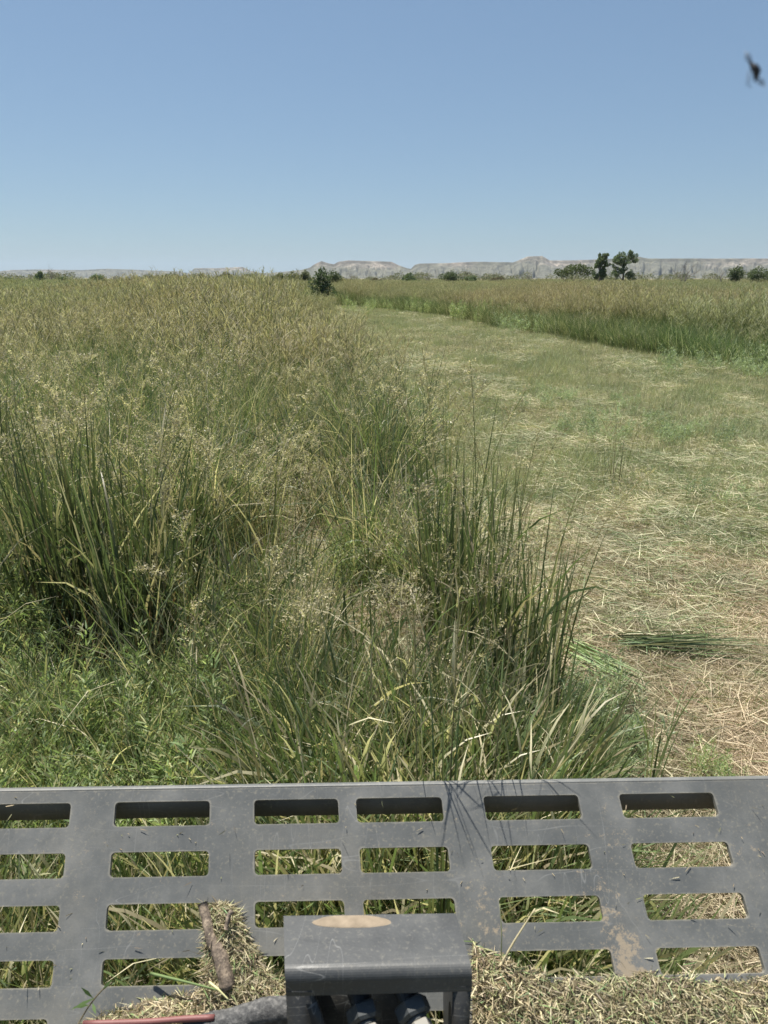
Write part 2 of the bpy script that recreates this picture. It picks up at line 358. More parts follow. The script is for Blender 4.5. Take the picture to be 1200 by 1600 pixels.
def tree(px, D, ytop, wpx, kind, label, cat='bush', name='bush', group=None, pal=DARK):
    d = ray(px, 434); k = D / d[1]; X = d[0] * k
    htop = CAMH + D * math.tan(math.atan((800 - ytop) / F) - PITCH); wd = wpx / F * D * cp
    root = empty(name, (X, D, float(gz(X, D)) ))
    tr = MB(); cr = MB(); barkc = (.16, .135, .11)
    if kind == 'juniper':
        tr.tube([(0, 0, -.1), (.05, 0, htop * .3), (0, .05, htop * .75)], [.14, .11, .04], barkc, n=6)
        lob = [((rng.normal(0, wd * .12), rng.normal(0, wd * .12), htop * z), (wd * s_, wd * s_, htop * .2)) for z, s_ in ((.22, .42), (.38, .5), (.52, .45), (.68, .36), (.83, .22), (.3, .45))]
        crown_leaves(cr, lob, 2600, max(.09, D * .0011), pal)
    elif kind == 'umbrella':
        ends = limbs(tr, htop, 1.6, 9, .07, (.14, .12, .10), levels=1)
        lob = [((x * wd, rng.normal(0, wd * .12), htop * z), (wd * .17, wd * .2, htop * .14)) for x, z in ((-.36, .68), (-.2, .76), (-.05, .82), (.1, .84), (.24, .82), (.38, .74), (0, .7), (.3, .66), (-.28, .62))]
        crown_leaves(cr, lob, 3400, max(.09, D * .0009), pal)
    elif kind == 'tall':
        tr.tube([(0, 0, -.1), (.1, 0, htop * .3), (-.1, .05, htop * .6), (0, 0, htop * .85)], [.28, .2, .13, .05], barkc, n=7)
        lobs = {0: [(-.22, .36, .3), (.25, .34, .28), (.1, .52, .3), (-.25, .68, .26), (.12, .75, .3), (.2, .92, .16), (-.05, .86, .18), (.33, .66, .2)],
                1: [(-.3, .4, .3), (.25, .32, .34), (-.05, .5, .33), (-.35, .73, .26), (.02, .67, .26), (.18, .9, .24), (.38, .8, .2), (-.2, .82, .2)]}[0 if wpx < 35 else 1]
        for x, z, s_ in lobs:
            tr.tube([(0, 0, htop * (z - .22)), (x * wd * .5, 0, htop * (z - .08)), (x * wd, 0, htop * z)], [.1, .07, .03], barkc, n=5)
        lob = [((x * wd, rng.normal(0, wd * .14), htop * z), (wd * s_ * .45, wd * s_ * .5, htop * s_ * .22)) for x, z, s_ in lobs] + [(((x * .9 + rng.normal(0, .1)) * wd, rng.normal(0, wd * .15), htop * min(.95, z + rng.normal(-.02, .06))), (wd * s_ * .4, wd * s_ * .5, htop * s_ * .2)) for x, z, s_ in lobs] + [(((x + rng.normal(0, .3 * s_)) * wd * .9, rng.normal(0, wd * .2), htop * min(.96, max(.2, z + rng.normal(0, .28 * s_)))), (wd * rng.uniform(.05, .12), wd * .1, htop * rng.uniform(.03, .07))) for x, z, s_ in lobs * 8]
        crown_leaves(cr, lob, 9000, .13, pal)
    elif kind == 'round':
        limbs(tr, htop, 1.2, 6, .06, barkc, levels=1)
        lob = [((rng.uniform(-.33, .33) * wd, rng.normal(0, wd * .15), htop * rng.uniform(.4, .72)), (wd * .2, wd * .22, htop * .22)) for _ in range(9)] + [((0, 0, htop * .7), (wd * .25, wd * .2, htop * .3))]
        crown_leaves(cr, lob, 2600, max(.08, D * .0008), pal)
    elif kind == 'dead':
        limbs(tr, htop * .98, .45, 3 if wpx < 26 else 6, .07 if D < 200 else .1, (.19, .17, .15), dead=True, levels=3)
        cr = None
    tr.build('trunk', M_bark, root, loc=None).matrix_parent_inverse.identity()
    if cr is not None: cr.build('crown', M_leaf, root).matrix_parent_inverse.identity()
    tag(root, label, cat, group)
tree(500, 62, 418, 40, 'juniper', 'dark green juniper standing alone at the end of the mown strip, nearest of the trees', 'tree', 'juniper_tree', pal=[(.05, .075, .035), (.035, .055, .028), (.07, .095, .045)])
tree(521, 95, 420, 30, 'round', 'paler green bush just behind the lone dark juniper', pal=MIDG)
G = 'dark evergreens and mesquites along the horizon'
tree(640, 170, 427, 26, 'juniper', 'small ragged dark juniper below the gap between two mesas', 'tree', 'juniper_tree', G)
tree(704, 170, 422, 38, 'round', 'rounded mid green bush below the left end of the long mesa', pal=MIDG, group=G)
tree(738, 190, 430, 24, 'round', 'low twin-lobed dark bush right of the rounded green bush', group=G)
tree(586, 190, 434, 24, 'round', 'small dull grey bush between the lone juniper and the ragged juniper', pal=DUN, group=G)
tree(780, 170, 432, 26, 'round', 'small brown-grey bush left of the bare thin snags', pal=DUN, group=G)
tree(895, 115, 411, 56, 'umbrella', 'wide flat-topped mesquite with bare spreading limbs showing underneath', 'tree', 'mesquite_tree', G, pal=[(.06, .08, .03), (.045, .06, .025), (.08, .10, .04)])
tree(937, 150, 396, 27, 'tall', 'slim tall dark tree right of the flat-topped mesquite', 'tree', 'mesquite_tree', G)
tree(973, 165, 391, 41, 'tall', 'tallest dark tree on the horizon with separate leafy tufts', 'tree', 'mesquite_tree', G)
tree(1151, 120, 413, 34, 'round', 'left half of the broad olive bush pair at the right edge', pal=MIDG, group=G)
tree(1182, 122, 415, 40, 'round', 'right half of the broad olive bush pair at the right edge', pal=MIDG, group=G)
tree(60, 160, 424, 18, 'juniper', 'dark twin-topped bush near the left edge of the horizon', group=G)
tree(150, 170, 428, 26, 'round', 'low dark bush midway between the twin-topped bush and the pale bush', group=G)
tree(97, 160, 432, 16, 'round', 'small dark bush right of the twin-topped bush', group=G)
tree(10, 150, 433, 26, 'round', 'low dark bush at the very left edge', group=G)
tree(268, 110, 425, 34, 'round', 'pale olive bush left of the small far mesa', pal=PALE, group=G)
tree(315, 100, 426, 30, 'round', 'dun brown bush in front of the small far mesa', pal=DUN, group=G)
tree(352, 95, 424, 34, 'round', 'taller dun brush in front of the right end of the small far mesa', pal=DUN, group=G)
tree(400, 110, 430, 36, 'round', 'low grey-green brush right of the small far mesa', pal=PALE, group=G)
for k, (x, yt, wdt) in enumerate([(437, 425, 24), (457, 423, 26), (477, 421, 24)]):
    tree(x, 125, yt, wdt, 'round', ['leftmost of three pale bushes left of the lone juniper', 'middle of three pale bushes left of the lone juniper', 'rightmost of three pale bushes, touching the lone juniper'][k], pal=PALE, group='pale bushes beside the lone juniper')
G2 = 'bare dead trees along the horizon'
tree(1071, 140, 394, 26, 'dead', 'tall bare dead tree standing out against the sky on the right', 'dead tree', 'dead_tree', G2)
tree(1129, 150, 412, 20, 'dead', 'small bare snag touching the broad olive bush pair', 'dead tree', 'dead_tree', G2)
tree(824, 150, 420, 18, 'dead', 'thin bare snag below the small butte', 'dead tree', 'dead_tree', G2)
tree(838, 150, 423, 16, 'dead', 'second thin bare snag below the small butte, to the right', 'dead tree', 'dead_tree', G2)
tree(545, 170, 421, 34, 'dead', 'tangle of bare grey limbs right of the lone juniper', 'dead tree', 'dead_tree', G2)
tree(670, 170, 424, 28, 'dead', 'bare grey brush between the ragged juniper and the rounded bush', 'dead tree', 'dead_tree', G2)
tree(80, 150, 410, 20, 'dead', 'thin bare tree rising right of the twin-topped bush', 'dead tree', 'dead_tree', G2)
tree(180, 150, 417, 18, 'dead', 'thin bare tree right of the low dark bush on the left', 'dead tree', 'dead_tree', G2)
tree(277, 140, 418, 12, 'dead', 'thin bare tree poking out of the pale olive bush', 'dead tree', 'dead_tree', G2)
# unbroken low scrub behind them
mb = MB(); lob = []
for k in range(230):
    X = rng.uniform(-260, 260); D = rng.uniform(210, 420); h = rng.uniform(1.2, 3.2)
    h *= 1.35; lob.append(((X, D, h * .5), (rng.uniform(2, 5), 2, h * .6)))
crown_leaves(mb, lob, 80000, .26, [(.11, .125, .07), (.13, .14, .085), (.17, .155, .11), (.09, .10, .06)])
tag(mb.build('scrub', M_leaf), 'far-off band of low mixed scrub along the foot of the hills', 'scrub', kind='stuff')

# ------------------------------------------------------------------ grass prototypes (meshes used only through the grass objects)
GREENS = np.array([(.090, .125, .050), (.062, .092, .038), (.11, .145, .060), (.085, .118, .062), (.14, .150, .075)])
STRAWS = np.array([(.40, .36, .235), (.32, .285, .19), (.50, .455, .32), (.25, .215, .145)])
STUB = np.array([(.30, .31, .16), (.25, .275, .14), (.36, .35, .21), (.21, .25, .14)])
REDDISH = np.array([(.20, .11, .07), (.16, .10, .06), (.24, .15, .09)])
def pick(pal, n, j=.18): return pal[rng.integers(0, len(pal), n)] * rng.uniform(1 - j, 1 + j, (n, 1))
def tuft(mb, n, h, r, o=(0, 0, 0), wide=.009, lean=.22, bend=.7, dry=.18, segs=5, winds=0.0):
    o = np.asarray(o, float); a = rng.uniform(0, 6.28, n); rr = r * rng.uniform(0, 1, n) ** .6
    base = o + np.stack([np.cos(a) * rr, np.sin(a) * rr, np.zeros(n)], 1)
    L = h * rng.uniform(.45, 1.08, n); isd = rng.uniform(0, 1, n) < dry
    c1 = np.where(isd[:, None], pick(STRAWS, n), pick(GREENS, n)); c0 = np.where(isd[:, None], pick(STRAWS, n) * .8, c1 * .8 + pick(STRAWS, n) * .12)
    az = a + rng.normal(0, .7, n); 
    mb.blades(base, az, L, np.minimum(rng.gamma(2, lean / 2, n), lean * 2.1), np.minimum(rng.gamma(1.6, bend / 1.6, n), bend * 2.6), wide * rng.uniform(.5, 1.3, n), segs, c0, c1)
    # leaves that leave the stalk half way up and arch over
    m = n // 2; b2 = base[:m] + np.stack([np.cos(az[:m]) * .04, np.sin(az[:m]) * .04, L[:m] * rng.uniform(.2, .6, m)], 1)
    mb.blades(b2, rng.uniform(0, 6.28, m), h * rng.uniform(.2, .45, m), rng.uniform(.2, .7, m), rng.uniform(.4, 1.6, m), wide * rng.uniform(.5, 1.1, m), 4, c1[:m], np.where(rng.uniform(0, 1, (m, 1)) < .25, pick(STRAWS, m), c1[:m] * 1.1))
def heads(mb, n, h, r, o=(0, 0, 0), col=None, fine=True, plume=.34, stemw=.0035, droop=.5, winds=.15, segs=5):
    """flowering stalks with open drooping panicles"""
    o = np.asarray(o, float)
    for k in range(n):
        a = rng.uniform(0, 6.28); rr = r * rng.uniform(0, 1) ** .5; p = o + np.array([math.cos(a) * rr, math.sin(a) * rr, 0])
        L = h * rng.uniform(.78, 1.1); az = a + rng.normal(0, .5); th0 = abs(rng.normal(.06, .09)); bd = rng.uniform(min(.1, droop * .5), droop)
        K = 12; pts = [p]; th = th0
        for i in range(K):
            t = i / K; th = th0 + bd * t ** 2.5 * 1.6
            d = np.array([math.cos(az) * math.sin(th) + winds * t * .25, math.sin(az) * math.sin(th), math.cos(th)]); p = p + d * L / K; pts.append(p)
        pts = np.array(pts); sc_ = pick(np.array([(.16, .17, .07), (.22, .19, .10), (.12, .14, .06)]), 1)[0]
        # stalk as a thin ribbon pair
        for sd_ in ((1, 0, 0), (0, 1, 0)):
            s_ = np.array(sd_) * stemw * .5; V = np.stack([pts - s_, pts + s_], 1).reshape(-1, 3)
            i = np.arange(K) * 2; mb.add(V, np.stack([i, i + 1, i + 3, i + 2], 1), sc_)
        nb = 26 if fine else 12; tt = 1 - plume / h * rng.uniform(0, 1, nb) ** .9; tt = np.clip(tt, .3, 1)
        bp = np.stack([np.interp(tt * K, np.arange(K + 1), pts[:, j]) for j in range(3)], 1)
        bl = plume * .45 * (1.15 - (tt - tt.min()) / (1 - tt.min() + 1e-6) * .75) * rng.uniform(.6, 1.1, nb)
        ba = rng.uniform(0, 6.28, nb); c = pick(STRAWS if col is None else col, nb) * (1 if col is not None else .82)
        ln = rng.uniform(.25, .7, nb); bb = rng.uniform(.5, 1.6, nb)
        if not fine:
            mb.blades(bp, ba, bl, ln, bb, .006, 2, c, taper=False); continue
        mb.blades(bp, ba, bl, ln, bb, .0015, 3, c * .8, taper=False)
        ns = 9; SP = []
        for j in range(ns):
            t = .35 + .65 * j / (ns - 1); m_ = 6; q = bp.copy()
            for i in range(m_):
                u = t * i / (m_ - 1); th = ln + bb * u ** 1.4
                q = q + np.stack([np.cos(ba) * np.sin(th), np.sin(ba) * np.sin(th), np.cos(th)], 1) * (bl * t / m_)[:, None]
            SP.append(q + rng.normal(0, .003, q.shape))
        SP = np.concatenate(SP); m_ = len(SP); cs = np.tile(c, (ns, 1)) * rng.uniform(.8, 1.25, (m_, 1))
        mb.blades(SP, rng.uniform(0, 6.28, m_), rng.uniform(.006, .012, m_), rng.uniform(.6, 2.4, m_), 0, .0034, 1, cs, taper=False)
def weed(mb, n, h, r, o=(0, 0, 0), col=None, leafL=.032):
    o = np.asarray(o, float); col = np.array([(.13, .175, .08), (.16, .205, .095), (.10, .14, .062), (.20, .235, .12), (.24, .24, .13)]) if col is None else col
    for k in range(n):
        a = rng.uniform(0, 6.28); rr = r * rng.uniform(0, 1) ** .5; H = h * rng.uniform(.6, 1.1); az = rng.uniform(0, 6.28); ln = abs(rng.normal(0, .25))
        b = o + np.array([math.cos(a) * rr, math.sin(a) * rr, 0]); d = np.array([math.cos(az) * math.sin(ln), math.sin(az) * math.sin(ln), math.cos(ln)])
        mb.blades([b], [az], [H], [ln], [.05], [.006], 3, (.12, .12, .05))
        nl = int(110 * H / .6); t = rng.uniform(.15, 1.0, nl) ** .8; p = b + d * (t * H)[:, None]
        la = rng.uniform(0, 6.28, nl); side = rng.uniform(0, .10, nl) * (1.15 - t)
        p = p + np.stack([np.cos(la) * side, np.sin(la) * side, side * .5], 1)
        c = pick(col, nl); mb.blades(p, la, leafL * rng.uniform(.6, 1.25, nl), rng.uniform(.35, 1.2, nl), rng.uniform(0, .6, nl), leafL * .2, 3, c * .9, c * 1.1)
def litter(mb, n, R0, zmax=.03, Lr=(.06, .35), pal=None, green=.2, wd=(.002, .005)):
    pal = STRAWS if pal is None else pal
    a = rng.uniform(0, 6.28, n); rr = R0 * rng.uniform(0, 1, n) ** .5
    p = np.stack([np.cos(a) * rr, np.sin(a) * rr, rng.uniform(0.001, zmax, n)], 1); g = rng.uniform(0, 1, n) < green
    c = np.where(g[:, None], pick(GREENS * 1.5, n), pick(pal, n))
    mb.blades(p, rng.uniform(0, 6.28, n), rng.uniform(*Lr, n), rng.normal(1.42, .12, n), rng.uniform(-.1, .45, n), rng.uniform(*wd, n), 3, c, c)
def stubble(mb, n, R0, h, green=.6, wd=.005):
    a = rng.uniform(0, 6.28, n); rr = R0 * rng.uniform(0, 1, n) ** .5
    p = np.stack([np.cos(a) * rr, np.sin(a) * rr, np.zeros(n)], 1); g = rng.uniform(0, 1, n) < green
    c = np.where(g[:, None], pick(STUB, n), pick(STRAWS * .9, n))
    mb.blades(p, rng.uniform(0, 6.28, n), h * rng.uniform(.3, 1.1, n), rng.gamma(2, .2, n), rng.uniform(0, 1.2, n), wd * rng.uniform(.5, 1.2, n), 3, c * .9, c)

def proto(coll, name, fn, mat):
    mb = MB(); fn(mb); o = bpy.data.objects.new(name, mb.mesh(name, mat)); coll.objects.link(o); return o
def scatter(name, coll, P, rotz, scl, idx, label, cat, tilt=None):
    """one 'stuff' object: a point per plant, geometry nodes put a plant on each"""
    n = len(P); me = bpy.data.meshes.new(name); me.vertices.add(n); me.vertices.foreach_set('co', np.asarray(P, np.float32).ravel())
    r = np.zeros((n, 3), np.float32); r[:, 2] = rotz
    if tilt is not None: r[:, :2] = tilt
    a = me.attributes.new('rot', 'FLOAT_VECTOR', 'POINT'); a.data.foreach_set('vector', r.ravel())
    s_ = np.broadcast_to(np.asarray(scl, np.float32).reshape(n, -1), (n, 3)); a = me.attributes.new('scl', 'FLOAT_VECTOR', 'POINT'); a.data.foreach_set('vector', s_.ravel())
    a = me.attributes.new('idx', 'INT', 'POINT'); a.data.foreach_set('value', np.asarray(idx, np.int32))
    o = bpy.data.objects.new(name, me); COL.objects.link(o)
    g = bpy.data.node_groups.new(name + '_nodes', 'GeometryNodeTree')
    g.interface.new_socket('Geometry', in_out='INPUT', socket_type='NodeSocketGeometry'); g.interface.new_socket('Geometry', in_out='OUTPUT', socket_type='NodeSocketGeometry')
    gi = g.nodes.new('NodeGroupInput'); go = g.nodes.new('NodeGroupOutput'); ci = g.nodes.new('GeometryNodeCollectionInfo'); ip = g.nodes.new('GeometryNodeInstanceOnPoints')
    ci.inputs['Collection'].default_value = coll; ci.inputs['Separate Children'].default_value = True; ci.inputs['Reset Children'].default_value = True
    def na(nm, ty):
        x = g.nodes.new('GeometryNodeInputNamedAttribute'); x.data_type = ty; x.inputs['Name'].default_value = nm; return [q for q in x.outputs if q.enabled and q.name == 'Attribute'][0]
    g.links.new(gi.outputs[0], ip.inputs['Points']); g.links.new(ci.outputs[0], ip.inputs['Instance']); ip.inputs['Pick Instance'].default_value = True
    g.links.new(na('idx', 'INT'), ip.inputs['Instance Index']); g.links.new(na('scl', 'FLOAT_VECTOR'), ip.inputs['Scale'])
    e = g.nodes.new('FunctionNodeEulerToRotation'); g.links.new(na('rot', 'FLOAT_VECTOR'), e.inputs[0]); g.links.new(e.outputs[0], ip.inputs['Rotation'])
    g.links.new(ip.outputs[0], go.inputs[0])
    md = o.modifiers.new('plants', 'NODES'); md.node_group = g
    return tag(o, label, cat, kind='stuff')
def coll(name): return bpy.data.collections.new(name)
def wedge(D0, D1, n, marg=1.0, spread=.60):
    """random ground points between two distances, inside the view widened by a margin"""
    D = np.sqrt(rng.uniform(D0 ** 2, D1 ** 2, n)); x = rng.uniform(-1, 1, n) * (spread * D + marg)
    return x, D
TG = (.15, .17, .06)
# near / middle tall grass
cN = coll('tall_grass_plants')
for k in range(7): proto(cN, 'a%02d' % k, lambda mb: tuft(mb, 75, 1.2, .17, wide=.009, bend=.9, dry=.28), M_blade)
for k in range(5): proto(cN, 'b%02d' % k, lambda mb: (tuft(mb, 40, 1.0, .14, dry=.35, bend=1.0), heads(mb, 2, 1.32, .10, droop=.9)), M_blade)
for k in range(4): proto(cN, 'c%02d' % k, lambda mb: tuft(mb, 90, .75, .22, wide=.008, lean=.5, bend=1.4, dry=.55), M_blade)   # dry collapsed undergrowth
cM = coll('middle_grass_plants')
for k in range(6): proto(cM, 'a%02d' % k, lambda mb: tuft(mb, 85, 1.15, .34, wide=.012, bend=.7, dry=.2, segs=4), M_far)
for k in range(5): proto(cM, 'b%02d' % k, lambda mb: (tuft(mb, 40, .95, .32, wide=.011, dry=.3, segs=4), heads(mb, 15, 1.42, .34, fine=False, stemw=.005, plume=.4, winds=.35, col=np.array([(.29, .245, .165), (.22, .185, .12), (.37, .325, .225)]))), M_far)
cF = coll('far_grass_plants')
def farpatch(mb, hd):
    for k in range(9):
        o = (rng.uniform(-.9, .9), rng.uniform(-.9, .9), 0)
        tuft(mb, 22, 1.05, .3, o, wide=.026, bend=.5, segs=3, dry=.42)
    for k in range(hd): heads(mb, 3, 1.42, .3, (rng.uniform(-1, 1), rng.uniform(-1, 1), 0), fine=False, stemw=.012, plume=.42, col=np.array([(.32, .275, .185), (.25, .21, .14), (.39, .345, .24)]))
for k in range(4): proto(cF, 'a%02d' % k, lambda mb: farpatch(mb, 13), M_far)
for k in range(2): proto(cF, 'b%02d' % k, lambda mb: farpatch(mb, 6), M_far)

for k in range(4): proto(cN, 'd%02d' % k, lambda mb: tuft(mb, 48, .85, .15, wide=.013, lean=.26, bend=1.1, dry=.07), M_blade)
def standing(x, D): return (x < edge_left(D)) | (x > edge_right(D)) | (D > 52)
# near band, 3.3 - 14 m
x, D = wedge(2.9, 14, 5200); m = standing(x, D)
dn = fbm(x * 1.3, D * 1.3, 41, 3); m &= (dn > .41) | (D > 7)
m &= ~((D < 4.0) & (x > -1.3) & (x < .1) & (rng.uniform(0, 1, len(x)) < .75)); m &= ~((D < 6.5) & (rng.uniform(0, 1, len(x)) < .35)); m &= ~((D < 4.3) & (x > -1.6) & (rng.uniform(0, 1, len(x)) < .4))
for bx, by, br in ((350, 930, .34), (255, 830, .25), (550, 960, .22)):
    c = gnd(bx, by); m &= np.hypot(x - c[0], D - c[1]) > br
x, D = x[m], D[m]; n = len(x)
typ = rng.uniform(0, 1, n); hd = fbm(x * .5, D * .5, 47, 2)
idx = np.where(typ < .48, rng.integers(0, 7, n), np.where(typ < .74, rng.integers(7, 12, n), rng.integers(12, 16, n)))
P = np.stack([x, D, gz(x, D)], 1)
n2 = 150; x2 = rng.uniform(-2.6, -.2, n2); D2 = rng.uniform(1.9, 3.6, n2); P = np.concatenate([P, np.stack([x2, D2, gz(x2, D2)], 1)])
idx = np.concatenate([idx, rng.choice([0, 1, 2, 3, 12, 13, 14, 15], n2)]); n += n2; n3 = 75; x3 = rng.uniform(-1.1, .78, n3); D3 = rng.uniform(1.7, 3.2, n3); P = np.concatenate([P, np.stack([x3, D3, gz(x3, D3)], 1)]); idx = np.concatenate([idx, rng.integers(16, 20, n3)]); n += n3; n2 += n3
sc0 = rng.uniform(.72, 1.15, n) * (.8 + .45 * fbm(P[:, 0] * .6, P[:, 1] * .6, 43, 2)); sc0[-n2:] *= rng.uniform(.45, .8, n2)
scatter('tall_grass', cN, P, rng.uniform(0, 6.28, n), sc0, idx, 'standing tall prairie grass with tan seed heads filling the left of the picture', 'tall grass', rng.normal(0, .07, (n, 2)))
# middle band
x, D = wedge(8, 60, 31000); m = standing(x, D) & (rng.uniform(0, 1, len(x)) < np.clip((D - 7.5) / 7, .15, 1)); x, D = x[m], D[m]; n = len(x)
hz = fbm(x * .25, D * .12, 51, 3); gr = (x > 0) & (D > 20)
pb = np.clip(.62 + (hz - .5) * 1.4, .2, .95)
# the edge of the right-hand stand is greener, with few seed heads
near_edge = (x > edge_right(D)) & (x < edge_right(D) + 1.6) & (D < 52); pb = np.where(near_edge, .12, pb)
idx = np.where(rng.uniform(0, 1, n) < pb, rng.integers(6, 11, n), rng.integers(0, 6, n))
sc_ = rng.uniform(.75, 1.12, n) * np.where(near_edge, .85, 1) * np.where((np.abs(x + .09 * D) < .5 + .025 * D) & (D > 11), np.where(D > 30, .42, .72), 1) * (.85 + .6 * np.clip(fbm(x * .35, D * .2, 57, 3) - .3, 0, .6) + np.where(x < -2, .10, 0) + .15 * np.exp(-((x / D + .24) / .10) ** 2) * np.clip((D - 12) / 12, 0, 1))
scatter('tall_grass_meadow', cM, np.stack([x, D, gz(x, D)], 1), rng.uniform(0, 6.28, n), sc_, idx, 'tall meadow grass with brown heads beyond and right of the mown strip', 'tall grass', rng.normal(0, .06, (n, 2)))
# far band
x, D = wedge(56, 330, 16000, 3); m = ~((np.abs(x + 5.6) < 3.0) & (D < 66)); x, D = x[m], D[m]; D = 56 + (D - 56) * rng.uniform(.35, 1, len(D)); n = len(x); hz = fbm(x * .05, D * .02, 61, 3)
idx = np.where(rng.uniform(0, 1, n) < np.clip(.6 + (hz - .5) * 2, .1, 1), rng.integers(0, 4, n), rng.integers(4, 6, n))
scatter('distant_meadow', cF, np.stack([x, D, np.zeros(n)], 1), rng.uniform(0, 6.28, n), np.stack([rng.uniform(.9, 1.5, n)] * 2 + [rng.uniform(.7, 1.12, n) * (.8 + .75 * np.clip(fbm(x * .12, D * .05, 67, 3) - .25, 0, .6))], 1), idx, 'far flat meadow of brown-headed grass reaching the tree line', 'grass')
# mown strip: stubble, clippings
cS = coll('stubble_plants')
for k in range(5): proto(cS, 'a%02d' % k, lambda mb: (stubble(mb, 210, .32, .15, .6), litter(mb, 45, .32, .07, (.04, .2))), M_straw)
for k in range(5): proto(cS, 'b%02d' % k, lambda mb: (stubble(mb, 120, .32, .12, .4), litter(mb, 130, .34, .06, (.04, .22), green=.12)), M_straw)
for k in range(3): proto(cS, 'c%02d' % k, lambda mb: (stubble(mb, 130, .3, .20, .8, .005), litter(mb, 50, .3)), M_straw)
BROWN = np.array([(.36, .29, .20), (.28, .22, .155), (.44, .37, .26), (.20, .15, .105)])
for k in range(5): proto(cS, 'd%02d' % k, lambda mb: litter(mb, 480, .34, .07, (.03, .24), BROWN, .08, (.0014, .0034)), M_straw)
for k in range(3): proto(cS, 'e%02d' % k, lambda mb: litter(mb, 260, .26, .13, (.04, .22), STRAWS, .3, (.002, .005)), M_straw)
def mown(x, D): return (x > edge_left(D) - .3) & (x < edge_right(D) + .5) & (D < 53)
x1, D1 = wedge(1.4, 7, 2400, 1.0); x2, D2 = wedge(6.5, 18, 9000, .5); x3, D3 = wedge(17, 53, 17000, .5)
x = np.concatenate([x1, x2, x3]); D = np.concatenate([D1, D2, D3]); m = mown(x, D); x, D = x[m], D[m]; n = len(x)
pz = fbm(x * .8, D * .4, 71, 3) - .03; u = rng.uniform(0, 1, n)
hay = (D < 5.1 + 5 * (fbm(x * 1.1, D * .9, 91, 3) - .5) + rng.normal(0, .5, len(D)))
idx = np.where(pz + (u - .5) * .3 > .56, rng.integers(0, 5, n), np.where(pz + (u - .5) * .3 > .44, rng.integers(5, 10, n), rng.integers(10, 13, n)))
idx = np.where(hay, np.where(u < .8, rng.integers(13, 18, n), rng.integers(5, 10, n)), idx)
heap = (fbm(x * .9 + 3, D * .45, 83, 3) > .56) & (rng.uniform(0, 1, n) < .28) & (D > 3.4); idx = np.where(heap, rng.integers(18, 21, n), idx)
sc_ = rng.uniform(.7, 1.2, n) * np.where(D > 15, 1.35, 1)
scatter('mown_grass', cS, np.stack([x, D, gz(x, D)], 1), rng.uniform(0, 6.28, n), sc_, idx, 'mown strip of pale green stubble and clippings curving away to the right', 'grass')
# thatch under the standing grass on the left
x, D = wedge(1.5, 9, 2600, 1.2); m = x < edge_left(D) + .3; x, D = x[m], D[m]; n = len(x)
scatter('thatch', cS, np.stack([x, D, gz(x, D)], 1), rng.uniform(0, 6.28, n), rng.uniform(.8, 1.3, n), np.where(rng.uniform(0, 1, n) < .6, rng.integers(5, 10, n), rng.integers(13, 18, n)), 'dry fallen thatch lying under the standing grass', 'straw')
# leafy weeds
cW = coll('weed_plants')
for k in range(6): proto(cW, 'a%02d' % k, lambda mb: weed(mb, 9, .55, .2), M_weed)
GREY = np.array([(.16, .20, .12), (.12, .16, .09), (.20, .23, .15)])
for k in range(3): proto(cW, 'b%02d' % k, lambda mb: weed(mb, 7, .42, .18, col=GREY, leafL=.035), M_weed)
pts = []
def patch(px, py, rad, n, s0=.8, s1=1.2, kind=0, sy=1.0):
    c = gnd(px, py)
    for k in range(n):
        a = rng.uniform(0, 6.28); r = rad * math.sqrt(rng.uniform()); X, Y = c[0] + r * math.cos(a), c[1] + r * sy * math.sin(a)
        pts.append((X, Y, float(gz(X, Y)), rng.uniform(s0, s1), rng.integers(0, 6) if kind == 0 else rng.integers(6, 9)))
patch(40, 1330, .5, 34, .6, 1.35); patch(200, 1330, .42, 26, .5, 1.2); patch(10, 1080, .45, 26, .7, 1.4); patch(20, 900, .5, 26, 1, 1.3)
patch(300, 1180, .3, 14, .7, 1.0); patch(330, 1030, .22, 9, .7, .95); patch(590, 930, .3, 12, .7, 1); patch(130, 900, .3, 8, .8, 1.1)
patch(600, 1300, .5, 18, .5, .8); patch(950, 1200, .16, 6, .6, .8, 1); patch(930, 1130, .15, 5, .6, .8, 1); patch(1100, 1260, .12, 3, .4, .5)
patch(1010, 690, 1.2, 26, .6, .9, 1, .7); patch(880, 640, 1.2, 18, .5, .8, 1); patch(1150, 800, .5, 5, .5, .7, 1); patch(640, 690, .5, 14, .8, 1.3, 1)
patch(620, 490, 3, 26, 1.2, 2.2, 0, 2.5); patch(820, 520, 1.2, 24, 1.2, 1.8, 1, 2); patch(1130, 588, 1.6, 26, .9, 1.5, 1, .8); patch(760, 505, 1.5, 18, 1.3, 2, 0, 2)
pts = np.array(pts)
scatter('leafy_weeds', cW, pts[:, :3], rng.uniform(0, 6.28, len(pts)), pts[:, 3], pts[:, 4].astype(int), 'patches of leafy green weeds growing low among the grass', 'weeds', rng.normal(0, .1, (len(pts), 2)))

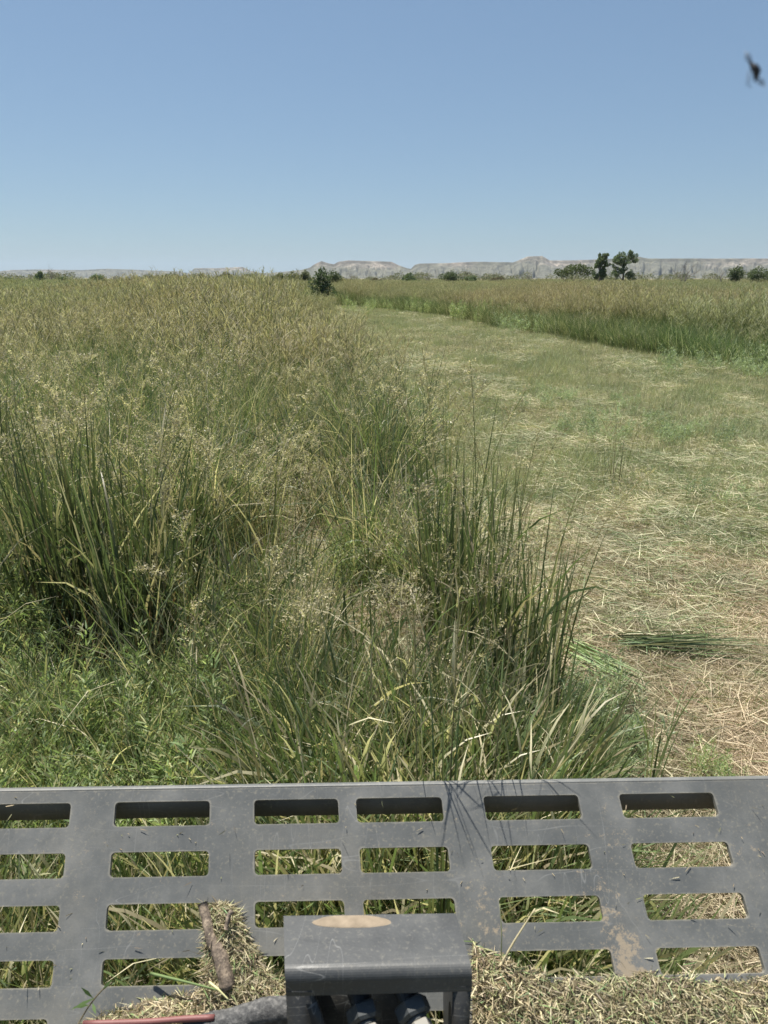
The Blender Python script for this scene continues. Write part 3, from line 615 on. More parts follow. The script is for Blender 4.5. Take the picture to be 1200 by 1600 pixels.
# ------------------------------------------------------------------ single grass clumps close to the machine
def clump(px, py, h, r, n, nh, label, wide=.010, dry=.12, dark=1.0, bend=.45, lean=.14, hh=1.15, name='grass_clump', cat='grass clump', colh=None):
    c = gnd(px, py); c[2] = float(gz(c[0], c[1])) - .01
    root = empty(name, c); mb = MB(); tuft(mb, n, h, r, wide=wide, dry=dry, bend=bend, lean=lean, segs=6)
    for a in mb.c: a *= dark
    if 'reddish' in label:
        m0 = 130; a = rng.uniform(0, 6.28, m0); q = r * 1.3 * rng.uniform(0, 1, m0) ** .5
        mb.blades(np.stack([np.cos(a) * q, np.sin(a) * q, 0 * q], 1), a, rng.uniform(.25, .7, m0), rng.uniform(0, .25, m0), rng.uniform(0, .4, m0), .007, 4, pick(REDDISH, m0), pick(REDDISH, m0) * 1.4)
    o = mb.build('leaves', M_blade, root); o.matrix_parent_inverse.identity()
    if nh:
        m2 = MB(); heads(m2, nh, h * hh, r * .8, col=colh, droop=.7)
        o = m2.build('seed_heads', M_head, root); o.matrix_parent_inverse.identity()
    tag(root, label, cat, 'tall clumps of grass close to the steel plate')
MB_tint_fix = None
clump(135, 1075, 1.45, .15, 95, 4, 'tall dark upright grass clump at the left, behind the leafy weeds', .019, .1, .68, .22, .07)
clump(215, 1085, 1.35, .17, 110, 5, 'dark grass clump with reddish brown lower stalks, right of the leftmost tall clump', .017, .3, .7, .28, .10)
clump(330, 1040, 1.25, .12, 45, 4, 'loose clump with dark stalks leaning right toward the bare tan patch', .014, .2, .6, .6, .4)
clump(265, 1050, 1.4, .14, 55, 3, 'upright dark stems between the brown-stalked clump and the loose leaning clump', .016, .2, .7, .3, .08)
clump(395, 1010, 1.3, .12, 36, 5, 'sparse upright dark stems left of the pale drooping seed heads', .013, .3, .7, .3, .10)
clump(75, 1040, 1.35, .12, 50, 3, 'dark stems between the left-edge clump and the tall upright clump', .016, .15, .7, .35, .10)
clump(20, 960, 1.4, .14, 60, 3, 'tall grass clump at the left edge, above the weeds', .016, .1, .65)
clump(455, 960, 1.1, .15, 45, 13, 'clump with a pale drooping mass of seed heads, centre left', .008, .35, 1, .8, .25, 1.12)
clump(560, 1120, .9, .10, 26, 3, 'thin dark clump in the centre, left of the big dark clump', .013, .15, .6, .4)
clump(470, 1230, .85, .16, 60, 3, 'short clump with broad pale blades standing just behind the plate, left of centre', .013, .05, 1.1, .7, .25)
clump(650, 1190, 1.0, .12, 50, 8, 'clump with pale fluffy seed heads just left of the big dark clump', .009, .2, 1, .6, .2)
clump(735, 1130, 1.42, .15, 80, 1, 'big dark upright clump at the corner of the standing grass, left part', .014, .08, .85, .18, .05)
clump(795, 1150, 1.28, .14, 75, 1, 'big dark upright clump at the corner of the standing grass, middle part', .013, .1, .85, .16, .05)
clump(845, 1120, 1.15, .09, 40, 1, 'slim dark clump with brown stalks at the very corner beside the mown hay', .012, .3, .75, .16, .05)
clump(690, 1010, 1.35, .13, 80, 4, 'dark clump behind the big corner clump, reaching higher', .013, .1, .8, .25, .07)
clump(700, 1290, .8, .12, 48, 2, 'clump of wide green blades rising just behind the plate right of centre', .013, .0, .9, .5, .2)
clump(900, 1230, .55, .12, 50, 0, 'low pale clump at the plate edge beside the mown hay', .008, .08, 1.2, .6, .25)
clump(1013, 1250, .62, .03, 7, 0, 'two or three lone upright stalks standing in the mown hay by the plate', .009, .2, 1, .2, .05)
clump(380, 1200, .8, .15, 55, 3, 'green clump behind the plate with straw blades folded over, left of centre', .012, .3, 1.05, .7, .25)
clump(590, 800, 1.3, .2, 110, 4, 'grey-green clump farther back on the edge of the standing grass', .010, .15, .9, .4, .15)
clump(640, 720, 1.3, .25, 110, 3, 'dark clump at the edge of the mown strip, farther back', .011, .1, .85, .4, .15)
clump(700, 830, 1.35, .08, 16, 3, 'sparse thin green stems standing out against the mown strip', .009, .1, .8, .15, .06)
clump(790, 870, 1.0, .15, 22, 4, 'scattered thin stems against the mown strip, right of the other sparse stems', .007, .3, .9, .2, .08)
clump(960, 770, .75, .10, 14, 3, 'lone small brownish stalks standing in the middle of the mown strip', .006, .6, .7, .2, .1)

def brighter(mb, fn):
    fn()
    for a in mb.c: a *= 1.05
cU = coll('under_plate_plants')
for k in range(4): proto(cU, 'a%02d' % k, lambda mb: brighter(mb, lambda: tuft(mb, 60, .6, .16, wide=.012, dry=.28, bend=.8, lean=.18)), M_blade)
n = 440; x = rng.uniform(-1.9, .75, n); D = rng.uniform(.75, 2.3, n); D = np.where(x < -.35, .75 + (D - .75) * .52, D); m = x < .45 + .25 * rng.uniform(0, 1, n) ; x, D = x[m], D[m]; n = len(x)
scatter('short_grass', cU, np.stack([x, D, gz(x, D)], 1), rng.uniform(0, 6.28, n), rng.uniform(.7, 1.1, n) * np.where((D > 1.4) & (x > -.35), 1.25, .95), rng.integers(0, 4, n), 'shaded grass seen through the slots of the steel plate', 'grass')
# flattened reed stalks lying on the mown hay
def lying(name, px0, py0, px1, py1, n, spread, label, pal, cat, w_=.008, z=.11):
    a, b = gnd(px0, py0, z), gnd(px1, py1, z); d = b - a; L = np.linalg.norm(d[:2]); az = math.atan2(d[1], d[0]); mb = MB()
    base = a + np.stack([rng.uniform(-.06, .25, n) * L, np.zeros(n), rng.uniform(-.02, .03, n)], 1) * [math.cos(az), 1, 1] + np.stack([np.zeros(n), rng.normal(0, spread, n), np.zeros(n)], 1)
    c = pick(pal, n); mb.blades(base, az + rng.normal(0, .09, n), L * rng.uniform(.4, 1, n), rng.normal(1.53, .04, n), rng.normal(.03, .06, n), w_ * rng.uniform(.5, 1.3, n), 5, c, c * 1.1)
    return tag(mb.build(name, M_straw, loc=a), label, cat)
MIXP = np.concatenate([GREENS * 1.3, STRAWS[:2], GREENS[:2] * .6])
lying('flattened_reeds', 960, 1005, 1195, 1012, 60, .05, 'bundle of green and grey stalks lying flat across the brown hay on the right', MIXP, 'reeds')
lying('flattened_leaves', 885, 1010, 1030, 1095, 46, .07, 'fan of flattened green leaves spilling from the corner clump onto the hay', GREENS * 1.6, 'leaves', .009, .10)
lying('fallen_stalk', 1060, 1075, 1180, 1035, 2, .004, 'single yellow-green stalk lying just below the flattened reeds', np.array([(.34, .36, .12)]), 'stalk', .008, .07)

# ------------------------------------------------------------------ the slotted steel plate of the attachment
UP = c2w((-220, -2030, F)); UP /= np.linalg.norm(UP)
RT = c2w((1, -.0092, .018)); RT /= np.linalg.norm(RT)
NRM = np.cross(RT, UP); NRM /= np.linalg.norm(NRM)
if np.dot(NRM, CAM) < 0 and NRM[2] < 0: NRM = -NRM
if NRM[2] < 0: NRM = -NRM
P0 = at(600, 1228, 1.45)
def pl(px, py, h=0.0):
    d = ray(px, py); t = np.dot(P0 + NRM * h - CAM, NRM) / np.dot(d, NRM); return CAM + d * t
Minv = np.linalg.inv(np.stack([RT, UP, NRM], 1))
def uv(px, py): return (Minv @ (pl(px, py) - P0))[:2]
def fp(u, v, h=0.0): return P0 + RT * u + UP * v + NRM * h
cols = [(-260, -110), (-37, 111), (180, 328), (397, 528), (556, 690), (755, 903), (967, 1114), (1215, 1362), (1428, 1570)]
rows = [(1249, 1287), (1327, 1366), (1408, 1449), (1493, 1536), (1584, 1630), (1682, 1732)]
US = [(uv(a, 1252 - .0175 * (a - 460))[0], uv(b, 1252 - .0175 * (b - 460))[0]) for a, b in cols]
VS = [(uv(460, a)[1], uv(460, b)[1]) for a, b in rows]
u0, u1 = US[0][0] - .08, US[-1][1] + .08; v1 = uv(600, 1228)[1]; v0 = VS[-1][1] - .05
TH = .010
def rounded(ua, ub, va, vb, r=.0075, n=4):
    pts = []
    for cx, cy, a0 in ((ub - r, va - r, 0), (ua + r, va - r, 90), (ua + r, vb + r, 180), (ub - r, vb + r, 270)):
        for k in range(n + 1):
            a = R(a0 + 90 * k / n); pts.append((cx + r * math.cos(a), cy + r * math.sin(a)))
    return pts
import bmesh
def slotted_plate():
    bm = bmesh.new(); 
    ubs = [u0] + [(US[i][1] + US[i + 1][0]) / 2 for i in range(len(US) - 1)] + [u1]
    vbs = [v1] + [(VS[i][1] + VS[i + 1][0]) / 2 for i in range(len(VS) - 1)] + [v0]
    cache = {}
    def V(u, v, h):
        k = (round(u, 5), round(v, 5), h)
        if k not in cache: cache[k] = bm.verts.new(fp(u, v, h))
        return cache[k]
    for i, (ua, ub) in enumerate(US):
        for j, (va, vb) in enumerate(VS):
            hole = rounded(ua, ub, va, vb); L_, R_, T_, B_ = ubs[i], ubs[i + 1], vbs[j], vbs[j + 1]
            n = len(hole); q = n // 4
            def outer(k):
                hu, hv = hole[k % n]
                return None
            cor = [(R_, T_), (L_, T_), (L_, B_), (R_, B_)]
            for h, flip in ((0, False), (-TH, True)):
                hv = [V(a, b, h) for a, b in hole]; cv = [V(a, b, h) for a, b in cor]
                for c in range(4):
                    seg = hv[c * q:(c + 1) * q]
                    for a in range(len(seg) - 1):
                        f = [cv[c], seg[a + 1], seg[a]] if flip else [cv[c], seg[a], seg[a + 1]]
                        bm.faces.new(f)
                    nx_ = hv[((c + 1) * q) % n]; f = [cv[c], seg[-1], nx_, cv[(c + 1) % 4]]
                    bm.faces.new(f[::-1] if flip else f)
            t_ = [V(a, b, 0) for a, b in hole]; b_ = [V(a, b, -TH) for a, b in hole]
            for k in range(n): bm.faces.new([t_[k], b_[k], b_[(k + 1) % n], t_[(k + 1) % n]])
    bm.normal_update()
    # outer rim
    rim = [e for e in bm.edges if len(e.link_faces) == 1 and all(abs((Minv @ (np.array(v.co) - P0))[2]) < 1e-4 for v in e.verts)]
    bmesh.ops.recalc_face_normals(bm, faces=bm.faces)
    return bm
def bm_obj(bm, name, mat, parent=None, smooth=False):
    me = bpy.data.meshes.new(name); bm.to_mesh(me); bm.free(); me.materials.append(mat)
    o = bpy.data.objects.new(name, me); COL.objects.link(o)
    if parent: o.parent = parent; o.matrix_parent_inverse = parent.matrix_basis.inverted()
    return o
deck = empty('slotted_plate', tuple(fp(0, v0)))
bm = slotted_plate()
sheet = bm_obj(bm, 'slotted_sheet', M_steel, deck)
# finer faces so that the mud attribute has something to live on
bm = bmesh.new(); bm.from_mesh(sheet.data); bmesh.ops.triangulate(bm, faces=bm.faces)
for _ in range(3): 
    es = [e for e in bm.edges if e.calc_length() > .02]
    bmesh.ops.subdivide_edges(bm, edges=es, cuts=1)
    bmesh.ops.triangulate(bm, faces=[f for f in bm.faces if len(f.verts) > 3])
bm.to_mesh(sheet.data); bm.free()
co = np.zeros(len(sheet.data.vertices) * 3); sheet.data.vertices.foreach_get('co', co); co = co.reshape(-1, 3)
def blob(c, s): return np.exp(-(np.linalg.norm(co - c, axis=1) / s) ** 2)
mud = .10 + 0 * co[:, 0]
for (px, py, s_, a) in [(975, 1500, .05, .42), (960, 1465, .045, .3), (945, 1420, .045, .27), (935, 1370, .05, .2), (985, 1530, .04, .5), (760, 1470, .035, .38), (775, 1440, .03, .25), (750, 1400, .03, .25), (735, 1350, .04, .14), (1160, 1335, .03, .25), (1190, 1430, .05, .18), (955, 1310, .04, .24), (950, 1270, .03, .15), (140, 1400, .06, .14), (155, 1310, .06, .10), (1185, 1280, .05, .14), (360, 1390, .04, .12)]:
    mud += a * .5 * blob(pl(px, py), s_)
at_ = sheet.data.attributes.new('mud', 'FLOAT', 'POINT'); at_.data.foreach_set('value', mud.astype(np.float32))
uvw = (co - P0) @ Minv.T; ed = np.full(len(co), 9.0)
for ua, ub in US:
    for va, vb in VS:
        dx = np.maximum(np.maximum(ua - uvw[:, 0], uvw[:, 0] - ub), 0); dy = np.maximum(np.maximum(vb - uvw[:, 1], uvw[:, 1] - va), 0); ed = np.minimum(ed, np.hypot(dx, dy))
ed = np.minimum(ed, np.abs(uvw[:, 1] - v1))
at_ = sheet.data.attributes.new('wear', 'FLOAT', 'POINT'); at_.data.foreach_set('value', np.exp(-ed / .006).astype(np.float32))
# folded lip that hangs down behind the top edge, with its rounded bend
lip = MB(); prof = []
e0 = fp(0, v1) - P0
down = np.array([0, 0, -1.0]); fw = np.array([0, 1.0, 0])
rb = .010
for k in range(7):
    a = k / 6; d = UP * math.sin(a * math.pi * .5) * rb - NRM * (1 - math.cos(a * math.pi * .5)) * rb * 1.6; prof.append(e0 + d)
last = prof[-1]; prof += [last + down * .03, last + down * .074]
pr = np.array(prof); inner = pr - NRM * 0 ; off = np.array([0, -1, -.2]) * .008
inner = pr - UP * .0; inner = pr + np.where(np.arange(len(pr))[:, None] < 4, -NRM * TH, np.array([0, -.009, 0]))
V = []; 
for uu in (u0, u1):
    for p in list(pr) + list(inner[::-1]): V.append(P0 + p + RT * uu)
m_ = len(pr) * 2; q = [[k, (k + 1) % m_, m_ + (k + 1) % m_, m_ + k] for k in range(m_)]
lip.add(V, q, (.1, .1, .1)); lo = lip.build('folded_lip', M_steel, deck, smooth=False)
tag(deck, 'dusty grey steel plate with rows of long slots across the bottom of the view', 'steel plate')

# ------------------------------------------------------------------ bracket box standing in front of the plate
hit = empty('mounting_bracket', tuple(at(595, 1515, 1.0)))
A = at(443, 1431, 1.10); B = at(712, 1427, 1.10); C_ = at(738, 1514, 1.0); Dd = at(445, 1522, 1.0)
fwd = (A + B) / 2 - (C_ + Dd) / 2; fwd /= np.linalg.norm(fwd)
def prism(mb, poly, off, col=(.1, .1, .1)):
    n = len(poly); V = [np.asarray(p) for p in poly] + [np.asarray(p) + off for p in poly]
    q = [[k, (k + 1) % n, n + (k + 1) % n, n + k] for k in range(n)]
    c1 = sum(V[:n]) / n; c2 = sum(V[n:]) / n; V += [c1, c2]
    for k in range(n):
        q.append([2 * n, (k + 1) % n, k, k]); q.append([2 * n + 1, n + k, n + (k + 1) % n, n + (k + 1) % n])
    return V, q
def prism_bm(poly, off, name, mat, parent, bev=.003, smooth=False):
    bm = bmesh.new(); a = [bm.verts.new(p) for p in poly]; b = [bm.verts.new(np.asarray(p) + off) for p in poly]; n = len(poly)
    bm.faces.new(a); bm.faces.new(b[::-1])
    for k in range(n): bm.faces.new([a[k], b[k], b[(k + 1) % n], a[(k + 1) % n]])
    bmesh.ops.recalc_face_normals(bm, faces=bm.faces)
    if bev: bmesh.ops.bevel(bm, geom=list(bm.edges), offset=bev, segments=2, affect='EDGES')
    return bm_obj(bm, name, mat, parent)
# top sheet bends down into a short front flange: a strip along the bend, 9 mm thick
def strip(pL, pR, th, name, mat, parent):
    """bent sheet from two rails of points"""
    pL, pR = np.asarray(pL), np.asarray(pR); n = len(pL); side = pR[0] - pL[0]; side /= np.linalg.norm(side)
    inn = []
    for k in range(n):
        t = pL[min(k + 1, n - 1)] - pL[max(k - 1, 0)]; t /= np.linalg.norm(t); nn = np.cross(t, side); inn.append(nn * th)
    inn = np.array(inn)
    if inn[0][2] > 0: inn = -inn
    V = np.concatenate([pL, pR, pL + inn, pR + inn]); q = []
    for k in range(n - 1):
        q += [[k, k + 1, n + k + 1, n + k], [2 * n + k, 3 * n + k, 3 * n + k + 1, 2 * n + k + 1], [k, 2 * n + k, 2 * n + k + 1, k + 1], [n + k, n + k + 1, 3 * n + k + 1, 3 * n + k]]
    q += [[0, n, 3 * n, 2 * n], [n - 1, 2 * n - 1, 4 * n - 1, 3 * n - 1]]
    mb = MB(); mb.add(V, q, (.1, .1, .1)); o = mb.build(name, mat, parent)
    bm = bmesh.new(); bm.from_mesh(o.data); bmesh.ops.recalc_face_normals(bm, faces=bm.faces); bm.to_mesh(o.data); bm.free(); return o
def rail(far, near, fl):
    d = near - far; L = np.linalg.norm(d); d /= L; r = .016; pts = [far, far + d * (L - r) * .5]
    dn = np.array([0, 0, -1.0]) + d * .10; dn /= np.linalg.norm(dn)
    for k in range(9):
        a = math.pi / 2 * k / 8; pts.append(far + d * (L - r) + d * r * math.sin(a) + dn * r * (1 - math.cos(a)))
    pts.append(pts[-1] + dn * fl); return pts
inset = (B - A) / np.linalg.norm(B - A)
top = strip(rail(A, Dd, .022), rail(B, C_, .022), .009, 'top_sheet', M_steel, hit)
for p in top.data.polygons: p.use_smooth = False
# side plates, from just inside the flange down to the plate behind
def side_plate(far, near, s_, nm, hole=False):
    z0 = .62
    f0 = far + s_ * .001 - np.array([0, 0, .0095]); n0 = near - np.array([0, 0, .012]) + s_ * .001
    low = np.array([n0[0], n0[1] - .004, z0]); 
    back = np.array([far[0], .93 + .02, .80]); back2 = np.array([far[0], .86, z0])
    poly = [f0, n0, low, back2, back]
    bm = bmesh.new(); off = s_ * .011
    a = [bm.verts.new(p) for p in poly]; b = [bm.verts.new(p + off) for p in poly]; n = len(poly)
    if hole:
        bm.free(); bm = bmesh.new()
        c = (f0 + n0 + low + back) / 4 + np.array([0, .0, -.03]); cnt = 20; e1 = np.array([0, 1.0, 0]); e2 = np.array([0, 0, 1.0])
        ring = [c + e1 * .028 * math.cos(2 * math.pi * k / cnt) + e2 * .05 * math.sin(2 * math.pi * k / cnt) for k in range(cnt)]
        # outline sampled at the same angles
        def hitp(k):
            an = 2 * math.pi * k / cnt; d = np.array([math.cos(an), math.sin(an)]); best = 9
            for i in range(len(poly)):
                p, q_ = (poly[i] - c)[1:], (poly[(i + 1) % len(poly)] - c)[1:]; e = q_ - p; M2 = np.array([[d[0], -e[0]], [d[1], -e[1]]])
                if abs(np.linalg.det(M2)) < 1e-9: continue
                t, s2 = np.linalg.solve(M2, p)
                if t > 0 and -1e-6 <= s2 <= 1 + 1e-6: best = min(best, t)
            return c + e1 * d[0] * best + e2 * d[1] * best
        out_ = [hitp(k) for k in range(cnt)]
        for p, v in ((0, 0),): pass
        ra = [bm.verts.new(p) for p in ring]; oa = [bm.verts.new(p) for p in out_]; rb2 = [bm.verts.new(p + off) for p in ring]; ob = [bm.verts.new(p + off) for p in out_]
        for k in range(cnt):
            j = (k + 1) % cnt
            bm.faces.new([ra[k], oa[k], oa[j], ra[j]]); bm.faces.new([rb2[k], rb2[j], ob[j], ob[k]]); bm.faces.new([ra[k], ra[j], rb2[j], rb2[k]]); bm.faces.new([oa[k], ob[k], ob[j], oa[j]])
    else:
        bm.faces.new(a); bm.faces.new(b[::-1])
        for k in range(n): bm.faces.new([a[k], b[k], b[(k + 1) % n], a[(k + 1) % n]])
    bmesh.ops.recalc_face_normals(bm, faces=bm.faces)
    return bm_obj(bm, 'side_plate', M_shade_steel, hit)
side_plate(A, Dd, inset, 'l'); side_plate(B - inset * .0, C_ - inset * .0, -inset, 'r', True)
# front legs of the frame seen face-on beside the opening
for p, s_ in ((Dd, inset), (C_, -inset)):
    f = p + np.array([0, -.003, -.012]); mb = MB(); wq = .040 if s_ is inset else .026
    mb.box(f + np.array([0, 0, -.36]), s_ * wq, np.array([0, .009, 0]), np.array([0, 0, .345]), (.1, .1, .1)); o = mb.build('front_post', M_shade_steel, hit)
    bm = bmesh.new(); bm.from_mesh(o.data); bmesh.ops.recalc_face_normals(bm, faces=bm.faces); bmesh.ops.bevel(bm, geom=list(bm.edges), offset=.002, segments=2, affect='EDGES'); bm.to_mesh(o.data); bm.free()
mid = (A + B) / 2
mb = MB(); mb.box(np.array([A[0] + .012, .90, .55]), inset * (np.linalg.norm(B - A) - .075), np.array([0, .006, 0]), np.array([0, .0, .38]), (.1, .1, .1)); mb.build('back_plate', M_shade_steel, hit)
mb = MB(); a_ = at(472, 1552, 1.02); b_ = at(492, 1612, 1.0)
mb.box(a_, inset * .016, np.array([0, .008, 0]), (b_ - a_) * 1.6, (.1, .1, .1)); mb.build('strut', M_shade_steel, hit)
def mud_mat():
    m, nt, bs, out = newmat('dry_tan_mud'); tc = N_(nt, 'ShaderNodeTexCoord'); n = N_(nt, 'ShaderNodeTexNoise'); n.inputs['Scale'].default_value = 60; n.inputs['Detail'].default_value = 6
    nt.links.new(tc.outputs['Object'], n.inputs['Vector']); r = ramp(nt, [(.3, (.17, .135, .095)), (.7, (.25, .20, .145))], n.outputs[0]); nt.links.new(r.outputs[0], bs.inputs['Base Color']); bs.inputs['Roughness'].default_value = .95
    bp = N_(nt, 'ShaderNodeBump'); bp.inputs['Strength'].default_value = .4; bp.inputs['Distance'].default_value = .003; nt.links.new(n.outputs[0], bp.inputs['Height']); nt.links.new(bp.outputs[0], bs.inputs['Normal'])
    return m
M_mud = mud_mat()
# oval of dried mud on the top sheet
nT = np.cross(B - A, Dd - A); nT /= np.linalg.norm(nT)
if nT[2] < 0: nT = -nT
def ontop(px, py, h=0):
    d = ray(px, py); t = np.dot(A + nT * h - CAM, nT) / np.dot(d, nT); return CAM + d * t
mb = MB(); ring = []; ring2 = []; cnt = 40
for k in range(cnt):
    a = 2 * math.pi * k / cnt; s_ = 1 + .05 * math.sin(a * 3) + rng.normal(0, .012)
    px, py = 550 + 61 * math.cos(a) * s_, 1440 + 10.5 * math.sin(a) * s_
    py = max(py, 1431 - (px - 443) * .0149 + .8); ring.append(ontop(px, py, .0005)); ring2.append(ontop(px * .85 + 550 * .15, py * .85 + 1441 * .15, .0014))
V = ring + ring2 + [ontop(550, 1441, .0016)]; q = [[k, (k + 1) % cnt, cnt + (k + 1) % cnt, cnt + k] for k in range(cnt)] + [[cnt + k, cnt + k + 1, cnt + (k + 2) % cnt, 2 * cnt] for k in range(0, cnt, 2)]
mb.add(V, q, (.5, .4, .3)); tag(mb.build('mud_patch', M_mud, hit), 'oval patch of dried tan mud')
tag(hit, 'steel bracket box with a flat top and shade-darkened inside standing in front of the slotted plate', 'bracket')
# hydraulic fittings inside the bracket
M_brk = steel_mat('bracket_steel', .35)
for r_ in [n for n in M_brk.node_tree.nodes if n.type == 'VALTORGB'][:1]:
    for e, c in zip(r_.color_ramp.elements, ((.035, .037, .039), (.048, .051, .053), (.07, .073, .074))): e.color = (*c, 1)
top.data.materials[0] = M_brk
M_fit = steel_mat('fitting_steel', .3)
for r_ in [n for n in M_fit.node_tree.nodes if n.type == 'VALTORGB'][:1]:
    for e, c in zip(r_.color_ramp.elements, ((.03, .033, .035), (.045, .05, .052), (.07, .075, .078))): e.color = (*c, 1); M_zinc, nt, bs, out = newmat('worn_zinc'); bs.inputs['Base Color'].default_value = (.30, .285, .25, 1); bs.inputs['Roughness'].default_value = .45; bs.inputs['Metallic'].default_value = .3
def fitting(px, py, dep, tx, label):
    c = at(px, py, dep); ax = c2w((tx, .62, -.75)); ax /= np.linalg.norm(ax); root = empty('hydraulic_fitting', tuple(c))
    def ring(r0, r1, l0, l1, n, nm, mat):
        b1 = np.cross(ax, (1, 0, 0.1)); b1 /= np.linalg.norm(b1); b2 = np.cross(ax, b1); bm = bmesh.new(); LR = []
        e = (l1 - l0)
        for l, r in ((l0, r0 * .9), (l0 + e * .12, r0), (l1 - e * .18, r1), (l1, r1 * .84)):
            LR.append([bm.verts.new(c + ax * l + (b1 * math.cos(2 * math.pi * k / n + .3) + b2 * math.sin(2 * math.pi * k / n + .3)) * r) for k in range(n)])
        for i in range(3):
            for k in range(n): bm.faces.new([LR[i][k], LR[i][(k + 1) % n], LR[i + 1][(k + 1) % n], LR[i + 1][k]])
        bm.faces.new(LR[0]); bm.faces.new(LR[-1]); bmesh.ops.recalc_face_normals(bm, faces=bm.faces); return bm_obj(bm, nm, mat, root)
    ring(.018, .018, -.12, 0, 20, 'pipe', M_shade_steel); ring(.0255, .0255, 0, .022, 6, 'hex_nut', M_fit); ring(.015, .015, .022, .028, 18, 'collar', M_fit); ring(.0185, .0185, .028, .042, 6, 'end_nut', M_zinc); ring(.012, .012, .042, .09, 18, 'stem', M_zinc)
    tag(root, label, 'hydraulic fitting', 'hex fittings inside the bracket')
fitting(566, 1571, 1.03, .30, 'left of the two dark hex fittings with pale ends inside the bracket')
fitting(640, 1565, 1.03, .42, 'right of the two dark hex fittings with pale ends inside the bracket')

# ------------------------------------------------------------------ hay, sticks and hose lying on the plate
HAY = np.array([(.38, .30, .19), (.30, .235, .15), (.50, .43, .29), (.22, .165, .11), (.29, .28, .15), (.40, .33, .24), (.16, .12, .09)])
def hay_bed(region, n, zf, name, label, pal=HAY, L=(.005, .042), green=.09):
    """region: list of pixel polygons' samplers on the plate plane; zf: pile height above the plate"""
    mb = MB(); P = []
    while len(P) < n:
        px, py = region(); h = zf(px, py)
        if h <= 0: continue
        P.append(pl(px, py) + NRM * h * rng.uniform(.25, 1.0))
    P = np.array(P); m_ = len(P); c = pick(pal, m_, .25); g = rng.uniform(0, 1, m_) < green; c = np.where(g[:, None], pick(GREENS * 1.8, m_), c)
    mb.blades(P, rng.uniform(0, 6.28, m_), rng.uniform(*L, m_) * rng.uniform(.4, 1, m_), rng.normal(1.5, .26, m_), rng.uniform(-.3, .6, m_), rng.uniform(.0008, .0026, m_), 3, c, c)
    # dark packed mulch beneath
    return mb
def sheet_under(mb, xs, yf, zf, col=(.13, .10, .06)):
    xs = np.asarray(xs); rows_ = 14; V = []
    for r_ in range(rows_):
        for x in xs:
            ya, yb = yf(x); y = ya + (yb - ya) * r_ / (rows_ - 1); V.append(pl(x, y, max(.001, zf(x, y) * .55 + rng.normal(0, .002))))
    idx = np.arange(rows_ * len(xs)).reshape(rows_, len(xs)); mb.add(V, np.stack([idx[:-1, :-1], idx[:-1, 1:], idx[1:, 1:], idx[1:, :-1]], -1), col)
def ytopR(x): return np.interp(x, [735, 760, 800, 860, 940, 1000, 1060, 1120, 1200, 1330], [1470, 1485, 1508, 1530, 1532, 1524, 1530, 1536, 1533, 1535]) + 4 * math.sin(x * .11)
def zR(x, y): return np.clip((y - ytopR(x) + 6) / 60, 0, 1) ** .7 * .026
def regR(): x = rng.uniform(738, 1330); return x, rng.uniform(ytopR(x) - 4, 1760)
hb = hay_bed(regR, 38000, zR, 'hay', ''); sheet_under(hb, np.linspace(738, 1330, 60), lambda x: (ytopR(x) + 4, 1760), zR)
tag(hb.build('chopped_hay', M_straw), 'thick bed of chopped tan hay lying on the plate right of the bracket', 'hay', kind='stuff')
def ytopL(x): return np.interp(x, [120, 180, 240, 300, 320, 330, 350, 365, 385, 400, 420, 450], [1606, 1580, 1562, 1552, 1545, 1410, 1412, 1420, 1465, 1490, 1530, 1540])
def zL(x, y):
    d = np.clip((y - ytopL(x) + 5) / 40, 0, 1) ** .7; return d * (.022 if y < 1535 else .032)
def regL():
    if rng.uniform() < .38: y = rng.uniform(1412, 1550); x = rng.uniform(322, 360 + (y - 1412) * .62); return x, y
    x = rng.uniform(125, 455); return x, rng.uniform(max(ytopL(x) - 3, 1540), 1720)
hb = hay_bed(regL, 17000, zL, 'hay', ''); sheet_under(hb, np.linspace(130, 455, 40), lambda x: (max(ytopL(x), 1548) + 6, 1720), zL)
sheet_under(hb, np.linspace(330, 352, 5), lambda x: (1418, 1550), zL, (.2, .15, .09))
tag(hb.build('chopped_hay_heap', M_straw), 'heap of hay and grass caught against the stick left of the bracket', 'hay', kind='stuff')
# loose bits scattered over the sheet
mb = MB(); P = []
for k in range(150):
    px, py = rng.uniform(0, 1200), rng.uniform(1235, 1560); P.append(pl(px, py, .003))
P = np.array(P); m_ = len(P); mb.blades(P, rng.uniform(0, 6.28, m_), rng.uniform(.004, .02, m_), rng.uniform(1.3, 2.2, m_), 0, .0018, 2, pick(HAY, m_))
tag(mb.build('loose_chaff', M_straw), 'loose bits of chaff sprinkled over the steel plate', 'chaff', kind='stuff')
# stick
def wood_mat(name, a, b, c, sc=40):
    m, nt, bs, out = newmat(name); tc = N_(nt, 'ShaderNodeTexCoord'); n = N_(nt, 'ShaderNodeTexNoise'); n.inputs['Scale'].default_value = sc; n.inputs['Detail'].default_value = 6; n.inputs['Roughness'].default_value = .7
    nt.links.new(tc.outputs['Object'], n.inputs['Vector']); r = ramp(nt, [(.35, a), (.5, b), (.66, c)], n.outputs[0]); nt.links.new(r.outputs[0], bs.inputs['Base Color']); bs.inputs['Roughness'].default_value = .85
    bp = N_(nt, 'ShaderNodeBump'); bp.inputs['Strength'].default_value = .9; bp.inputs['Distance'].default_value = .004; nt.links.new(n.outputs[0], bp.inputs['Height']); nt.links.new(bp.outputs[0], bs.inputs['Normal'])
    return m
M_stick = wood_mat('weathered_bark', (.06, .048, .037), (.155, .12, .092), (.34, .27, .195), 75); M_hose = wood_mat('frayed_black_sleeve', (.035, .035, .037), (.07, .07, .07), (.16, .155, .15), 90)
